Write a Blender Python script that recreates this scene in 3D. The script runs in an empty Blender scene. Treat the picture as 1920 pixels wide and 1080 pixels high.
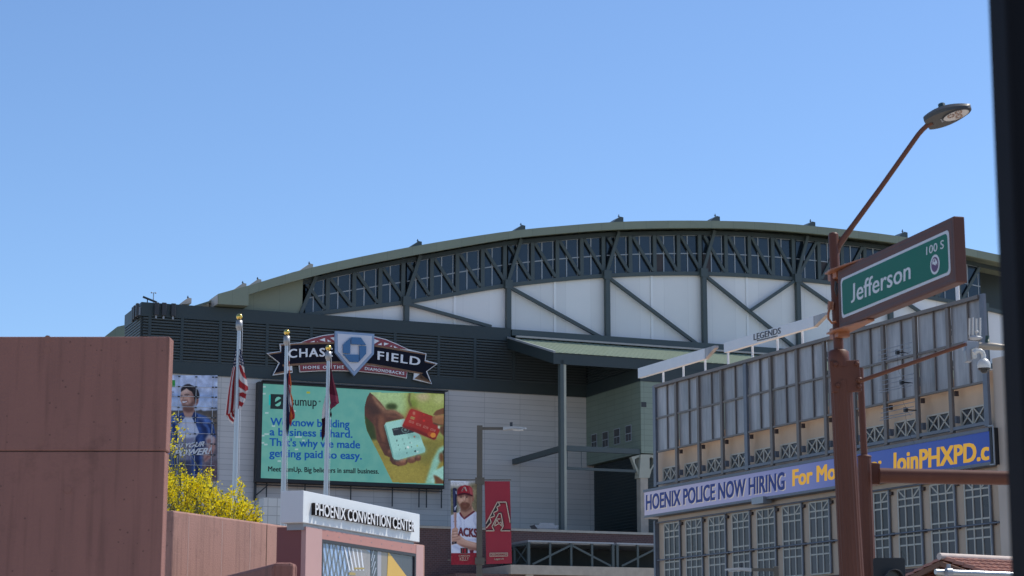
import bpy, bmesh, math, random
from mathutils import Vector, Matrix
random.seed(7)
C = bpy.context.scene.collection
R = math.radians
# ------------------------------------------------------------------ camera
FPX, PITCH, EYE = 3733.0, R(11.1), 1.7
cam_d = bpy.data.cameras.new('camera')
cam = bpy.data.objects.new('camera', cam_d)
C.objects.link(cam)
bpy.context.scene.camera = cam
cam.location = (0, 0, EYE)
cam.rotation_euler = (R(90) + PITCH, 0, 0)
cam_d.sensor_width = 36.0
cam_d.lens = 36.0 * FPX / 1920.0
cam_d.clip_start = 0.1
cam_d.clip_end = 6000
cam_d.dof.use_dof = True
cam_d.dof.focus_distance = 120
cam_d.dof.aperture_fstop = 8.0
# ------------------------------------------------------------------ sky, sun, exposure
SUN_AZ, SUN_EL = 62.0, 55.0            # degrees right of the view direction (+Y), and above the horizon
W = bpy.data.worlds.new('World')
bpy.context.scene.world = W
W.use_nodes = True
wn = W.node_tree.nodes
sky = wn.new('ShaderNodeTexSky')
sky.sky_type = 'NISHITA'
sky.sun_disc = False
sky.sun_elevation = R(SUN_EL)
sky.sun_rotation = R(SUN_AZ)
sky.altitude = 400
sky.air_density = 1.0
sky.dust_density = 0.5
sky.ozone_density = 7.5
wn['Background'].inputs['Strength'].default_value = 0.112
W.node_tree.links.new(sky.outputs[0], wn['Background'].inputs['Color'])
sd = bpy.data.lights.new('sun', 'SUN')
sd.energy = 3.0
sd.angle = R(0.53)
sd.color = (1.0, 0.955, 0.88)
so = bpy.data.objects.new('sun', sd)
C.objects.link(so)
sv = Vector((math.sin(R(SUN_AZ)) * math.cos(R(SUN_EL)), math.cos(R(SUN_AZ)) * math.cos(R(SUN_EL)), math.sin(R(SUN_EL))))
so.rotation_euler = sv.to_track_quat('Z', 'Y').to_euler()
so.location = (30, -20, 80)
vs = bpy.context.scene.view_settings
vs.view_transform = 'Standard'
vs.look = 'None'
vs.exposure = 0.55
vs.gamma = 1.0
bpy.context.scene.cycles.max_bounces = 8
# ------------------------------------------------------------------ measuring helpers
def ray(px, py):
    x = (px - 960) / FPX
    z = (540 - py) / FPX
    return Vector((x, math.cos(PITCH) - z * math.sin(PITCH), math.sin(PITCH) + z * math.cos(PITCH)))
def at(px, py, Y):
    r = ray(px, py)
    return Vector((0, 0, EYE)) + r * (Y / r.y)
def Z(ox, oy, k):                      # a reading taken in an enlargement -> full picture reading
    return lambda x, y: (ox + x / k, oy + y / k)
class Fr:
    """a vertical plane: s runs to the right along it, z up, d out of it towards the street"""
    def __init__(f, O, ang):
        a = R(ang)
        f.O = Vector((O[0], O[1], 0))
        f.u = Vector((math.sin(a), math.cos(a), 0))
        f.n = Vector((math.cos(a), -math.sin(a), 0))
    def P(f, s, z, d=0.0):
        return f.O + f.u * s + f.n * d + Vector((0, 0, z))
    def hit(f, px, py, d=0.0):
        r = ray(px, py)
        c = Vector((0, 0, EYE))
        o = f.O + f.n * d
        p = c + r * ((o - c).dot(f.n) / r.dot(f.n))
        return ((p - f.O).dot(f.u), p.z)
    def hits(f, pts, d=0.0):
        return [f.hit(x, y, d) for x, y in pts]
# ------------------------------------------------------------------ object helpers
ROOT = {}
def props(o, label=None, cat=None, group=None, kind=None):
    if label: o['label'] = label
    if cat: o['category'] = cat
    if group: o['group'] = group
    if kind: o['kind'] = kind
    return o
def thing(name, label, cat, loc, group=None):
    o = bpy.data.objects.new(name, None)
    C.objects.link(o)
    o.empty_display_size = 0.3
    o.location = loc
    ROOT[o] = Vector(loc)
    return props(o, label, cat, group)
class MB:
    def __init__(m):
        m.v = []; m.f = []; m.mi = []; m.sm = []
    def add(m, vs, fs, mi=0, smooth=False):
        b = len(m.v)
        m.v.extend(Vector(p) for p in vs)
        for f in fs:
            m.f.append([b + i for i in f]); m.mi.append(mi); m.sm.append(smooth)
        return m
    def hexa(m, p, mi=0):              # 8 points: bottom ring then top ring
        return m.add(p, [(0, 3, 2, 1), (4, 5, 6, 7), (0, 1, 5, 4), (1, 2, 6, 5), (2, 3, 7, 6), (3, 0, 4, 7)], mi)
    def box(m, fr, s0, s1, z0, z1, d0, d1, mi=0):
        q = lambda z: [fr.P(s0, z, d1), fr.P(s1, z, d1), fr.P(s1, z, d0), fr.P(s0, z, d0)]
        return m.hexa(q(z0) + q(z1), mi)
    def prism(m, fr, sz, d0, d1, mi=0):
        n = len(sz)
        ar = sum(sz[i][0] * sz[(i + 1) % n][1] - sz[(i + 1) % n][0] * sz[i][1] for i in range(n))
        if ar < 0: sz = sz[::-1]
        vs = [fr.P(s, z, d1) for s, z in sz] + [fr.P(s, z, d0) for s, z in sz]
        fs = [tuple(range(n)), tuple(range(2 * n - 1, n - 1, -1))] + [(i, n + i, n + (i + 1) % n, (i + 1) % n) for i in range(n)]
        return m.add(vs, fs, mi)
    def poly(m, fr, pts, d0, d1, mi=0):
        return m.prism(fr, fr.hits(pts, d1), d0, d1, mi)
    def strip(m, fr, a, b, w, d0, d1, mi=0):
        a = Vector(a); b = Vector(b)
        t = (b - a).normalized(); n = Vector((-t.y, t.x)) * (w / 2)
        return m.prism(fr, [tuple(a - n), tuple(b - n), tuple(b + n), tuple(a + n)], d0, d1, mi)
    def stripx(m, fr, a, b, w, d0, d1, mi=0):
        return m.strip(fr, fr.hit(*a, d1), fr.hit(*b, d1), w, d0, d1, mi)
    def bar(m, p, q, w, h, mi=0, up=Vector((0, 0, 1))):
        p = Vector(p); q = Vector(q)
        t = (q - p).normalized()
        x = t.cross(up)
        if x.length < 1e-4: x = t.cross(Vector((0, 1, 0)))
        x.normalize(); y = x.cross(t).normalized()
        c = [(-w / 2, -h / 2), (w / 2, -h / 2), (w / 2, h / 2), (-w / 2, h / 2)]
        vs = [p + x * a + y * b for a, b in c] + [q + x * a + y * b for a, b in c]
        return m.add(vs, [(0, 3, 2, 1), (4, 5, 6, 7), (0, 1, 5, 4), (1, 2, 6, 5), (2, 3, 7, 6), (3, 0, 4, 7)], mi)
    def tube(m, pts, r, n=12, mi=0, flute=0.0):
        pts = [Vector(p) for p in pts]
        rs = r if isinstance(r, (list, tuple)) else [r] * len(pts)
        ref = None; rings = []
        for i, p in enumerate(pts):
            a = pts[max(i - 1, 0)]; b = pts[min(i + 1, len(pts) - 1)]
            t = (b - a)
            if t.length < 1e-9: t = Vector((0, 0, 1))
            t.normalize()
            if ref is None:
                ref = Vector((1, 0, 0)) if abs(t.x) < .9 else Vector((0, 1, 0))
            x = (ref - t * ref.dot(t)).normalized(); ref = x; y = t.cross(x)
            rings.append([p + (x * math.cos(2 * math.pi * k / n) + y * math.sin(2 * math.pi * k / n)) * rs[i] * (1 - (flute if k % 2 else 0)) for k in range(n)])
        b = len(m.v)
        vs = [q for ring in rings for q in ring]
        fs = []
        for i in range(len(pts) - 1):
            for k in range(n):
                fs.append((i * n + k, i * n + (k + 1) % n, (i + 1) * n + (k + 1) % n, (i + 1) * n + k))
        m.add(vs, fs, mi, flute == 0)
        m.add(rings[0], [tuple(range(n - 1, -1, -1))], mi)
        m.add(rings[-1], [tuple(range(n))], mi)
        return m
    def ball(m, c, r, mi=0, n=14, sq=(1, 1, 1), lo=-90):
        c = Vector(c); k = 8
        pts = []
        for i in range(k + 1):
            a = R(lo + (90 - lo) * i / k)
            for j in range(n):
                t = 2 * math.pi * j / n
                pts.append(c + Vector((math.cos(a) * math.cos(t) * r * sq[0], math.cos(a) * math.sin(t) * r * sq[1], math.sin(a) * r * sq[2])))
        fs = [(i * n + j, i * n + (j + 1) % n, (i + 1) * n + (j + 1) % n, (i + 1) * n + j) for i in range(k) for j in range(n)]
        m.add(pts, fs, mi, True)
        return m
    def build(m, name, mats, parent=None, label=None, cat=None, group=None, kind=None, base=None, bevel=0):
        if not isinstance(mats, (list, tuple)): mats = [mats]
        org = Vector((0, 0, 0))
        if parent is not None:
            org = ROOT[parent]
        elif base is not None:
            org = Vector(base)
        me = bpy.data.meshes.new(name)
        me.from_pydata([tuple(p - org) for p in m.v], [], m.f)
        for mt in mats: me.materials.append(mt)
        me.polygons.foreach_set('material_index', m.mi)
        me.polygons.foreach_set('use_smooth', m.sm)
        me.update()
        o = bpy.data.objects.new(name, me)
        C.objects.link(o)
        ROOT[o] = org
        if parent is not None: o.parent = parent
        else: o.location = org
        if bevel:
            bv = o.modifiers.new('bevel', 'BEVEL'); bv.width = bevel; bv.segments = 2; bv.limit_method = 'ANGLE'
        return props(o, label, cat, group, kind)
def copy_tree(o, parent=None):
    c = o.copy()
    C.objects.link(c)
    c.parent = parent
    for ch in o.children: copy_tree(ch, c)
    return c
# ------------------------------------------------------------------ materials
def mat(name, col, rough=0.6, metal=0.0, var=0.0, vscale=1.0, bump=0.0, bscale=20.0, emit=None, spec=0.5, stretch=None, grid=None, coat=0.0, each=0.0):
    """grid = (direction u, step along u, step in z, joint half width, darkening)"""
    m = bpy.data.materials.new(name)
    m.use_nodes = True
    nt = m.node_tree; N = nt.nodes; L = nt.links
    b = N['Principled BSDF']
    b.inputs['Roughness'].default_value = rough
    b.inputs['Metallic'].default_value = metal
    b.inputs['Specular IOR Level'].default_value = spec
    b.inputs['Coat Weight'].default_value = coat
    c4 = (*col, 1)
    b.inputs['Base Color'].default_value = c4
    out = None
    geo = None
    if var or bump or grid:
        geo = N.new('ShaderNodeNewGeometry')
    if var:
        mp = N.new('ShaderNodeMapping')
        mp.inputs['Scale'].default_value = stretch or (1, 1, 1)
        L.new(geo.outputs['Position'], mp.inputs['Vector'])
        nz = N.new('ShaderNodeTexNoise')
        nz.inputs['Scale'].default_value = vscale
        nz.inputs['Detail'].default_value = 6
        nz.inputs['Roughness'].default_value = 0.62
        L.new(mp.outputs[0], nz.inputs['Vector'])
        mr = N.new('ShaderNodeMapRange')
        mr.inputs['From Min'].default_value = 0.28
        mr.inputs['From Max'].default_value = 0.72
        mr.inputs['To Min'].default_value = 1 - var
        mr.inputs['To Max'].default_value = 1 + var
        L.new(nz.outputs['Fac'], mr.inputs['Value'])
        vm = N.new('ShaderNodeVectorMath'); vm.operation = 'SCALE'
        vm.inputs[0].default_value = col
        L.new(mr.outputs[0], vm.inputs['Scale'])
        out = vm.outputs[0]
        rr = N.new('ShaderNodeMapRange')
        rr.inputs['To Min'].default_value = max(rough - .12, .05)
        rr.inputs['To Max'].default_value = min(rough + .12, 1)
        L.new(nz.outputs['Fac'], rr.inputs['Value'])
        L.new(rr.outputs[0], b.inputs['Roughness'])
    if grid:
        u, su, sz, hw, dk = grid
        masks = []
        for axis, st in ((u, su), (Vector((0, 0, 1)), sz)):
            if not st: continue
            dt = N.new('ShaderNodeVectorMath'); dt.operation = 'DOT_PRODUCT'
            dt.inputs[1].default_value = axis
            L.new(geo.outputs['Position'], dt.inputs[0])
            dv = N.new('ShaderNodeMath'); dv.operation = 'DIVIDE'; dv.inputs[1].default_value = st
            L.new(dt.outputs['Value'], dv.inputs[0])
            fr_ = N.new('ShaderNodeMath'); fr_.operation = 'FRACT'
            L.new(dv.outputs[0], fr_.inputs[0])
            lt = N.new('ShaderNodeMath'); lt.operation = 'LESS_THAN'; lt.inputs[1].default_value = hw * 2 / st
            L.new(fr_.outputs[0], lt.inputs[0])
            masks.append(lt.outputs[0])
            # each panel its own slight tone
            fl = N.new('ShaderNodeMath'); fl.operation = 'FLOOR'
            L.new(dv.outputs[0], fl.inputs[0])
            masks.append(('cell', fl.outputs[0]))
        cells = [x[1] for x in masks if isinstance(x, tuple)]
        lines = [x for x in masks if not isinstance(x, tuple)]
        cx = N.new('ShaderNodeCombineXYZ')
        for i, cl in enumerate(cells): L.new(cl, cx.inputs[i])
        wnz = N.new('ShaderNodeTexWhiteNoise'); wnz.noise_dimensions = '3D'
        L.new(cx.outputs[0], wnz.inputs['Vector'])
        mr2 = N.new('ShaderNodeMapRange'); mr2.inputs['To Min'].default_value = 0.95; mr2.inputs['To Max'].default_value = 1.04
        L.new(wnz.outputs['Value'], mr2.inputs['Value'])
        v2 = N.new('ShaderNodeVectorMath'); v2.operation = 'SCALE'
        if out: L.new(out, v2.inputs[0])
        else: v2.inputs[0].default_value = col
        L.new(mr2.outputs[0], v2.inputs['Scale'])
        src = lines[0]
        if len(lines) > 1:
            mx = N.new('ShaderNodeMath'); mx.operation = 'MAXIMUM'
            L.new(lines[0], mx.inputs[0]); L.new(lines[1], mx.inputs[1]); src = mx.outputs[0]
        md = N.new('ShaderNodeMapRange'); md.inputs['To Min'].default_value = 1.0; md.inputs['To Max'].default_value = dk
        L.new(src, md.inputs['Value'])
        v3 = N.new('ShaderNodeVectorMath'); v3.operation = 'SCALE'
        L.new(v2.outputs[0], v3.inputs[0]); L.new(md.outputs[0], v3.inputs['Scale'])
        out = v3.outputs[0]
    if each:                                   # every panel or pane its own tone
        oi = N.new('ShaderNodeObjectInfo')
        me_ = N.new('ShaderNodeMapRange'); me_.inputs['To Min'].default_value = 1 - each; me_.inputs['To Max'].default_value = 1 + each
        L.new(oi.outputs['Random'], me_.inputs['Value'])
        ve = N.new('ShaderNodeVectorMath'); ve.operation = 'SCALE'
        if out: L.new(out, ve.inputs[0])
        else: ve.inputs[0].default_value = col
        L.new(me_.outputs[0], ve.inputs['Scale']); out = ve.outputs[0]
    if out: L.new(out, b.inputs['Base Color'])
    if bump:
        nb = N.new('ShaderNodeTexNoise'); nb.inputs['Scale'].default_value = bscale; nb.inputs['Detail'].default_value = 5
        L.new(geo.outputs['Position'], nb.inputs['Vector'])
        bp = N.new('ShaderNodeBump'); bp.inputs['Strength'].default_value = bump; bp.inputs['Distance'].default_value = 0.02
        L.new(nb.outputs['Fac'], bp.inputs['Height']); L.new(bp.outputs[0], b.inputs['Normal'])
    if emit is not None:
        b.inputs['Emission Color'].default_value = (*emit[:3], 1)
        b.inputs['Emission Strength'].default_value = emit[3] if len(emit) > 3 else 1.0
    return m
def lin(r, g, b):
    f = lambda c: ((c / 255 + .055) / 1.055) ** 2.4 if c > 10 else c / 255 / 12.92
    return (f(r), f(g), f(b))
def screen(name, r, g, b, k=0.9):
    k = k * .62      # a lit display pixel colour
    c = lin(r, g, b)
    return mat(name, tuple(x * .15 for x in c), rough=.5, emit=(*c, k), spec=.2)
# ------------------------------------------------------------------ lettering
_fc = bpy.data.curves.new('font_probe', 'FONT')
_fo = bpy.data.objects.new('font_probe', _fc)
def glyphs(body, bold=0.0, space=1.0, shear=0.0):
    _fc.body = body; _fc.offset = bold; _fc.space_character = space; _fc.shear = shear; _fc.resolution_u = 3
    me = _fo.to_mesh()
    vs = [(v.co.x, v.co.y) for v in me.vertices]
    fs = [tuple(p.vertices) for p in me.polygons]
    bd = {}
    for f in fs:
        for i in range(len(f)):
            e = (f[i], f[(i + 1) % len(f)])
            if (e[1], e[0]) in bd: del bd[(e[1], e[0])]
            else: bd[e] = 1
    _fo.to_mesh_clear()
    return vs, fs, list(bd)
def letters(mb, fr, body, quad, d0, d1, mi=0, bold=0.02, space=1.0, shear=0.0, cap=0.682, arch=0.0, jf=False):
    """quad: picture readings of the capital-height box TL, TR, BR, BL on the plane at d1"""
    vs, fs, bd = glyphs(body, 0.0, space, shear)
    if jf: vs = [(x, (y + .23) * .69 / .92) if x < .27 else (x, y) for x, y in vs]   # this typeface's J hangs below the line
    x0 = min(v[0] for v in vs); x1 = max(v[0] for v in vs)
    q = fr.hits(quad, d1)
    n = len(vs)
    for k, (ox, oy) in enumerate(((-1, -.6), (1, .6), (-1, .6), (1, -.6)) if bold > 0 else ((0, 0),)):
        out = []
        for x, y in vs:
            u = (x + ox * bold - x0 + bold) / (x1 - x0 + 2 * bold); v = (y + oy * bold) / cap
            bx = q[3][0] + (q[2][0] - q[3][0]) * u; bz = q[3][1] + (q[2][1] - q[3][1]) * u
            tx = q[0][0] + (q[1][0] - q[0][0]) * u; tz = q[0][1] + (q[1][1] - q[0][1]) * u
            out.append((bx + (tx - bx) * v, bz + (tz - bz) * v + arch * 4 * u * (1 - u)))
        e = (d1 - d0) * .06 * k
        mb.add([fr.P(s, z, d1 - e) for s, z in out] + [fr.P(s, z, d0) for s, z in out],
               fs + [(b, a, a + n, b + n) for a, b in bd], mi)
    return mb
# ------------------------------------------------------------------ printed pictures (posters and the screen picture are flat prints: colours stored on a fine sheet)
import numpy as np
def _pip(X, Y, pts):
    ins = np.zeros(X.shape, bool); n = len(pts)
    for i in range(n):
        x0, y0 = pts[i]; x1, y1 = pts[(i + 1) % n]
        if y0 == y1: continue
        c = ((y0 > Y) != (y1 > Y)) & (X < (x1 - x0) * (Y - y0) / (y1 - y0) + x0)
        ins ^= c
    return ins
def _blur(a, s):
    if s <= 0: return a
    k = int(math.ceil(s * 2.5)); w = np.exp(-.5 * (np.arange(-k, k + 1) / s) ** 2); w /= w.sum()
    for ax in (0, 1):
        p = np.pad(a, [(k, k) if i == ax else (0, 0) for i in range(2)], mode='edge')
        a = sum(w[j] * (p[j:j + a.shape[0]] if ax == 0 else p[:, j:j + a.shape[1]]) for j in range(2 * k + 1))
    return a
def print_mat(name, lit=0.0):
    m = bpy.data.materials.new(name); m.use_nodes = True
    N = m.node_tree.nodes; L = m.node_tree.links; b = N['Principled BSDF']
    at_ = N.new('ShaderNodeAttribute'); at_.attribute_name = 'print'
    b.inputs['Roughness'].default_value = .55; b.inputs['Specular IOR Level'].default_value = .25
    if lit:
        L.new(at_.outputs['Color'], b.inputs['Emission Color']); b.inputs['Emission Strength'].default_value = lit
        b.inputs['Base Color'].default_value = (.02, .02, .02, 1)
    else: L.new(at_.outputs['Color'], b.inputs['Base Color'])
    return m
def paint(name, fr, zf, rect, W_, H_, d, base, layers, m, parent, clip=None, grain=.05, seed=1, gain=1.0):
    x0, y0, x1, y1 = rect
    xs = np.linspace(x0, x1, W_); ys = np.linspace(y0, y1, H_)
    X, Y = np.meshgrid(xs, ys)
    img = np.zeros((H_, W_, 3)); img[:] = base
    k = (W_ - 1) / (x1 - x0)
    rg = np.random.RandomState(seed)
    for ly in layers:
        pts, col, bl = ly[0], ly[1], ly[2]
        al = ly[3] if len(ly) > 3 else 1.0
        if pts is None: mk = np.ones((H_, W_))
        else: mk = _blur(_pip(X, Y, pts).astype(float), bl * k)
        if isinstance(col, str):                      # 'n0.3:12' mottling of strength .3 at that size
            st, sz = col[1:].split(':')
            nz = _blur(rg.rand(H_, W_), float(sz) * k); nz = (nz - nz.mean()) / (nz.std() + 1e-6)
            img *= (1 + mk * float(st) * nz * al)[..., None]
        else: img = img * (1 - mk * al)[..., None] + np.array(col, float) * (mk * al)[..., None]
    img *= (1 + grain * rg.randn(H_, W_))[..., None]
    img = np.clip(img, 2, 255)
    li = np.where(img > 10, ((img / 255 + .055) / 1.055) ** 2.4, img / 255 / 12.92) * gain
    vs = [fr.P(*fr.hit(*zf(x, y), d), d) for y in ys for x in xs]
    fs = []
    keep = None
    if clip is not None: keep = _pip(X + (x1 - x0) / (W_ - 1) / 2, Y + (y1 - y0) / (H_ - 1) / 2, clip)
    for j in range(H_ - 1):
        for i in range(W_ - 1):
            if keep is None or keep[j, i]: fs.append((j * W_ + i, (j + 1) * W_ + i, (j + 1) * W_ + i + 1, j * W_ + i + 1))
    b = MB(); b.add(vs, fs)
    o = b.build(name, m, parent)
    ca = o.data.color_attributes.new('print', 'FLOAT_COLOR', 'POINT')
    flat = np.ones((H_ * W_, 4), np.float32); flat[:, :3] = li.reshape(-1, 3)
    ca.data.foreach_set('color', flat.ravel())
    return o
def dot(cx, cy, rx, ry=None, n=16): return [(cx + rx * math.cos(2 * math.pi * i / n), cy + (ry or rx) * math.sin(2 * math.pi * i / n)) for i in range(n)]
def stroke(pts, w):
    l, r = [], []
    for i, (x, y) in enumerate(pts):
        a = pts[max(i - 1, 0)]; c = pts[min(i + 1, len(pts) - 1)]
        dx, dy = c[0] - a[0], c[1] - a[1]; h = math.hypot(dx, dy) or 1
        l.append((x - dy / h * w / 2, y + dx / h * w / 2)); r.append((x + dy / h * w / 2, y - dx / h * w / 2))
    return l + r[::-1]
# ------------------------------------------------------------------ frames of the city grid
MF = Fr(at(660, 700, 230), 67.5)                 # stadium street front
SF = Fr(MF.P(30, 0, 0), 157.5)                   # side of the projecting green block
AF = Fr(at(1228, 800, 110) + Vector((math.cos(R(155.8)), -math.sin(R(155.8)), 0)) * -.55, 155.8)               # tan building front
CF = Fr(at(569, 921, 30), 19.3)                  # convention centre pylon front
CL = Fr(CF.P(0, 0, 0), 19.3 + 90)                # its left side (s runs right towards the front corner)
JF = Fr(at(1576.7, 522.7, 22), 165)              # street name sign face
UM = MF.u
# ------------------------------------------------------------------ palette
M = {}
M['white_panel'] = mat('white_panel', (.60, .565, .525), .5, var=.05, vscale=.15, grid=(UM, 4.6, .62, .022, .62))
M['truss_white'] = mat('truss_white', (.80, .785, .76), .45, var=.035, vscale=.12, grid=(UM, 3.4, 0, .03, .9))
M['truss_pale'] = mat('batten_white', (.86, .85, .83), .45)
M['teal'] = mat('dark_teal_metal', (.026, .040, .042), .5, var=.12, vscale=.3)
M['teal_slat'] = mat('dark_teal_slat', (.040, .055, .058), .5, var=.1, vscale=.4)
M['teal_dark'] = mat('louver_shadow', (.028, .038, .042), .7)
M['steel_green'] = mat('grey_green_steel', (.062, .082, .082), .5, var=.08, vscale=.5)
M['roof_green'] = mat('sage_green_metal', (.21, .235, .165), .45, var=.06, vscale=.2, grid=(UM, 3.1, 0, .03, .8))
M['awning_green'] = mat('pale_green_metal', (.235, .285, .195), .4, var=.08, vscale=.6)
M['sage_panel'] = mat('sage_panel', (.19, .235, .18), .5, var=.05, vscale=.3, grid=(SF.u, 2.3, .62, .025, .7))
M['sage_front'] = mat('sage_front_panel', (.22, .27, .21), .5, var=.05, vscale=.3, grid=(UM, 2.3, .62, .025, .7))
M['glass'] = mat('dark_glass', (.012, .02, .03), .08, each=.35, spec=.7, var=.3, vscale=.2)
M['mullion'] = mat('pale_mullion', (.33, .36, .38), .4)
M['dark_blind'] = mat('brown_blind', (.05, .042, .045), .7)
M['tan_metal'] = mat('sunlit_tan_metal', (.52, .45, .38), .5, var=.1, vscale=1)
M['cream'] = mat('cream_steel', (.38, .385, .31), .5, var=.06, vscale=1)
M['beige_conc'] = mat('beige_concrete', (.40, .355, .29), .75, var=.14, vscale=1.2, bump=.1)
def brick(name, c1, c2, u, k=1.0):
    m = mat(name, c1, .85)
    nt = m.node_tree; N = nt.nodes; L = nt.links
    g = N.new('ShaderNodeNewGeometry')
    d = N.new('ShaderNodeVectorMath'); d.operation = 'DOT_PRODUCT'; d.inputs[1].default_value = u
    s = N.new('ShaderNodeSeparateXYZ'); c = N.new('ShaderNodeCombineXYZ')
    L.new(g.outputs['Position'], d.inputs[0]); L.new(g.outputs['Position'], s.inputs[0])
    L.new(d.outputs['Value'], c.inputs[0]); L.new(s.outputs[2], c.inputs[1])
    b = N.new('ShaderNodeTexBrick'); b.inputs['Scale'].default_value = k
    b.inputs['Color1'].default_value = (*c1, 1); b.inputs['Color2'].default_value = (*c2, 1)
    b.inputs['Mortar'].default_value = (.16, .13, .12, 1); b.inputs['Mortar Size'].default_value = .012
    b.inputs['Brick Width'].default_value = .42; b.inputs['Row Height'].default_value = .2
    L.new(c.outputs[0], b.inputs['Vector']); L.new(b.outputs[0], N['Principled BSDF'].inputs['Base Color'])
    return m
M['brick'] = brick('red_brown_brick', (.115, .058, .052), (.085, .045, .042), UM)
M['brick_A'] = brick('red_brown_brick_base', (.12, .06, .05), (.09, .045, .04), AF.u)
M['white_paint'] = mat('white_paint', (.72, .72, .72), .45, var=.04, vscale=2)
M['grey_metal'] = mat('grey_metal', (.30, .31, .33), .4, .4, var=.1, vscale=3)
M['dark_metal'] = mat('dark_metal', (.03, .032, .036), .5)
M['black'] = mat('black_frame', (.010, .011, .013), .5)
M['asphalt'] = mat('asphalt', (.05, .05, .052), .9, var=.2, vscale=2, bump=.3, bscale=60)
M['paving'] = mat('concrete_paving', (.46, .42, .37), .85, var=.12, vscale=.8, grid=(Vector((1, 0, 0)), 1.5, 0, .01, .7))
M['earth'] = mat('desert_ground', (.44, .375, .30), .95, var=.15, vscale=.05)
# ------------------------------------------------------------------ ground and streets (all below the picture, light bounces off them)
XY = Fr((0, 0, 0), 90)
g = MB(); g.add([(-3000, -3000, -.02), (3000, -3000, -.02), (3000, 3000, -.02), (-3000, 3000, -.02)], [(0, 1, 2, 3)])
g.build('ground', M['earth'], kind='structure')
rd = MB()
ud, nd = AF.u, AF.n
o = AF.P(0, 0, 16)
for a, b, c_, d_ in ((-160, 230, -8, 8),):
    rd.add([o + ud * a + nd * c_, o + ud * b + nd * c_, o + ud * b + nd * d_, o + ud * a + nd * d_], [(0, 1, 2, 3)])
rd.build('road', M['asphalt'], kind='structure')
pv = MB()
for c0, c1 in ((-15, -8), (8, 60)):
    p = [o + ud * -160 + nd * c0, o + ud * 230 + nd * c0, o + ud * 230 + nd * c1, o + ud * -160 + nd * c1]
    pv.hexa([q + Vector((0, 0, -.01)) for q in p] + [q + Vector((0, 0, .13)) for q in p])
pv.build('pavement', M['paving'], kind='structure')
# ================================================================== STADIUM
st = thing('stadium', 'huge stadium with curved green roof, dark louvred band and white truss wall', 'stadium', MF.P(30, 0, 0))
ZB0, ZB1, ZB2, ZB3 = 35.42, 36.82, 41.75, 43.32      # underside of band, louver bottom, louver top, parapet top
SL = -24.8
DBX = -9.0                                       # depth of the louvred corner tower
w = MB(); w.box(MF, SL, 95, 0, ZB0, -60, 0); w.build('wall', M['white_panel'], st)
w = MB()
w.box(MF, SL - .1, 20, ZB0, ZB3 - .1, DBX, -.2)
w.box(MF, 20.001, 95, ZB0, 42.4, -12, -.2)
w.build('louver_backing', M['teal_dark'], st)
w = MB()
w.box(MF, SL - .2, 30, ZB0, ZB1, -.19, .14)
w.box(MF, SL - .2, 20, ZB2, ZB3, -.6, .18)
w.box(MF, SL - .2, SL + .1, ZB2, ZB3, DBX, -.6)
w.box(MF, SL - .2, SL + .1, ZB0, ZB1, DBX, -.2)
w.box(MF, SL, 20, ZB3 - .09, ZB3 - .05, DBX, -.6)
w.build('parapet_band', M['teal'], st)
sl = MB()
n = 15
for i in range(n):
    z = ZB1 + (ZB2 - ZB1) * (i + .5) / n
    h = (ZB2 - ZB1) / n
    sl.hexa([MF.P(SL, z - h * .42, .12), MF.P(30, z - h * .42, .12), MF.P(30, z + h * .1, -.18), MF.P(SL, z + h * .1, -.18),
             MF.P(SL, z - h * .30, .13), MF.P(30, z - h * .30, .13), MF.P(30, z + h * .22, -.18), MF.P(SL, z + h * .22, -.18)])
    sl.box(MF, SL + .1, 30, z - h * .34, z + h * .16, .09, .125)
    sl.box(MF, SL - .18, SL - .1, z - h * .35, z + h * .15, DBX, -.2)
sl.build('louver', M['teal_slat'], st)
for px in (279, 340, 412, 500, 583, 662, 740, 822, 890, 963):
    s = MF.hit(px, 650)[0]
    mu = MB(); mu.box(MF, s - .17, s + .17, ZB1, ZB2, -.1, .16); mu.build('louver_mullion', M['teal'], st)
# roof: fascia curve measured along its top and bottom edges
DF = 1.5
ft = MF.hits([(467, 535.5), (515, 520.5), (560, 507.5), (640, 489), (730, 470.5), (820, 454), (960, 432.7), (1060, 423), (1150, 416.3), (1270, 413.5), (1393, 415), (1470, 419), (1527, 424), (1610, 433), (1697, 444.5), (1790, 460.5), (1870, 477)], DF)
fb = MF.hits([(467, 552), (515, 537), (563, 524), (640, 505), (730, 487), (820, 470.5), (960, 447), (1060, 437), (1150, 430.5), (1270, 427.5), (1393, 428.5), (1470, 433), (1527, 438), (1610, 447), (1697, 458), (1790, 474), (1870, 491)], DF)
def curve(pts):
    def f(s):
        if s <= pts[0][0]: a, b = pts[0], pts[1]
        elif s >= pts[-1][0]: a, b = pts[-2], pts[-1]
        else:
            for a, b in zip(pts, pts[1:]):
                if a[0] <= s <= b[0]: break
        return a[1] + (b[1] - a[1]) * (s - a[0]) / (b[0] - a[0])
    return f
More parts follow.
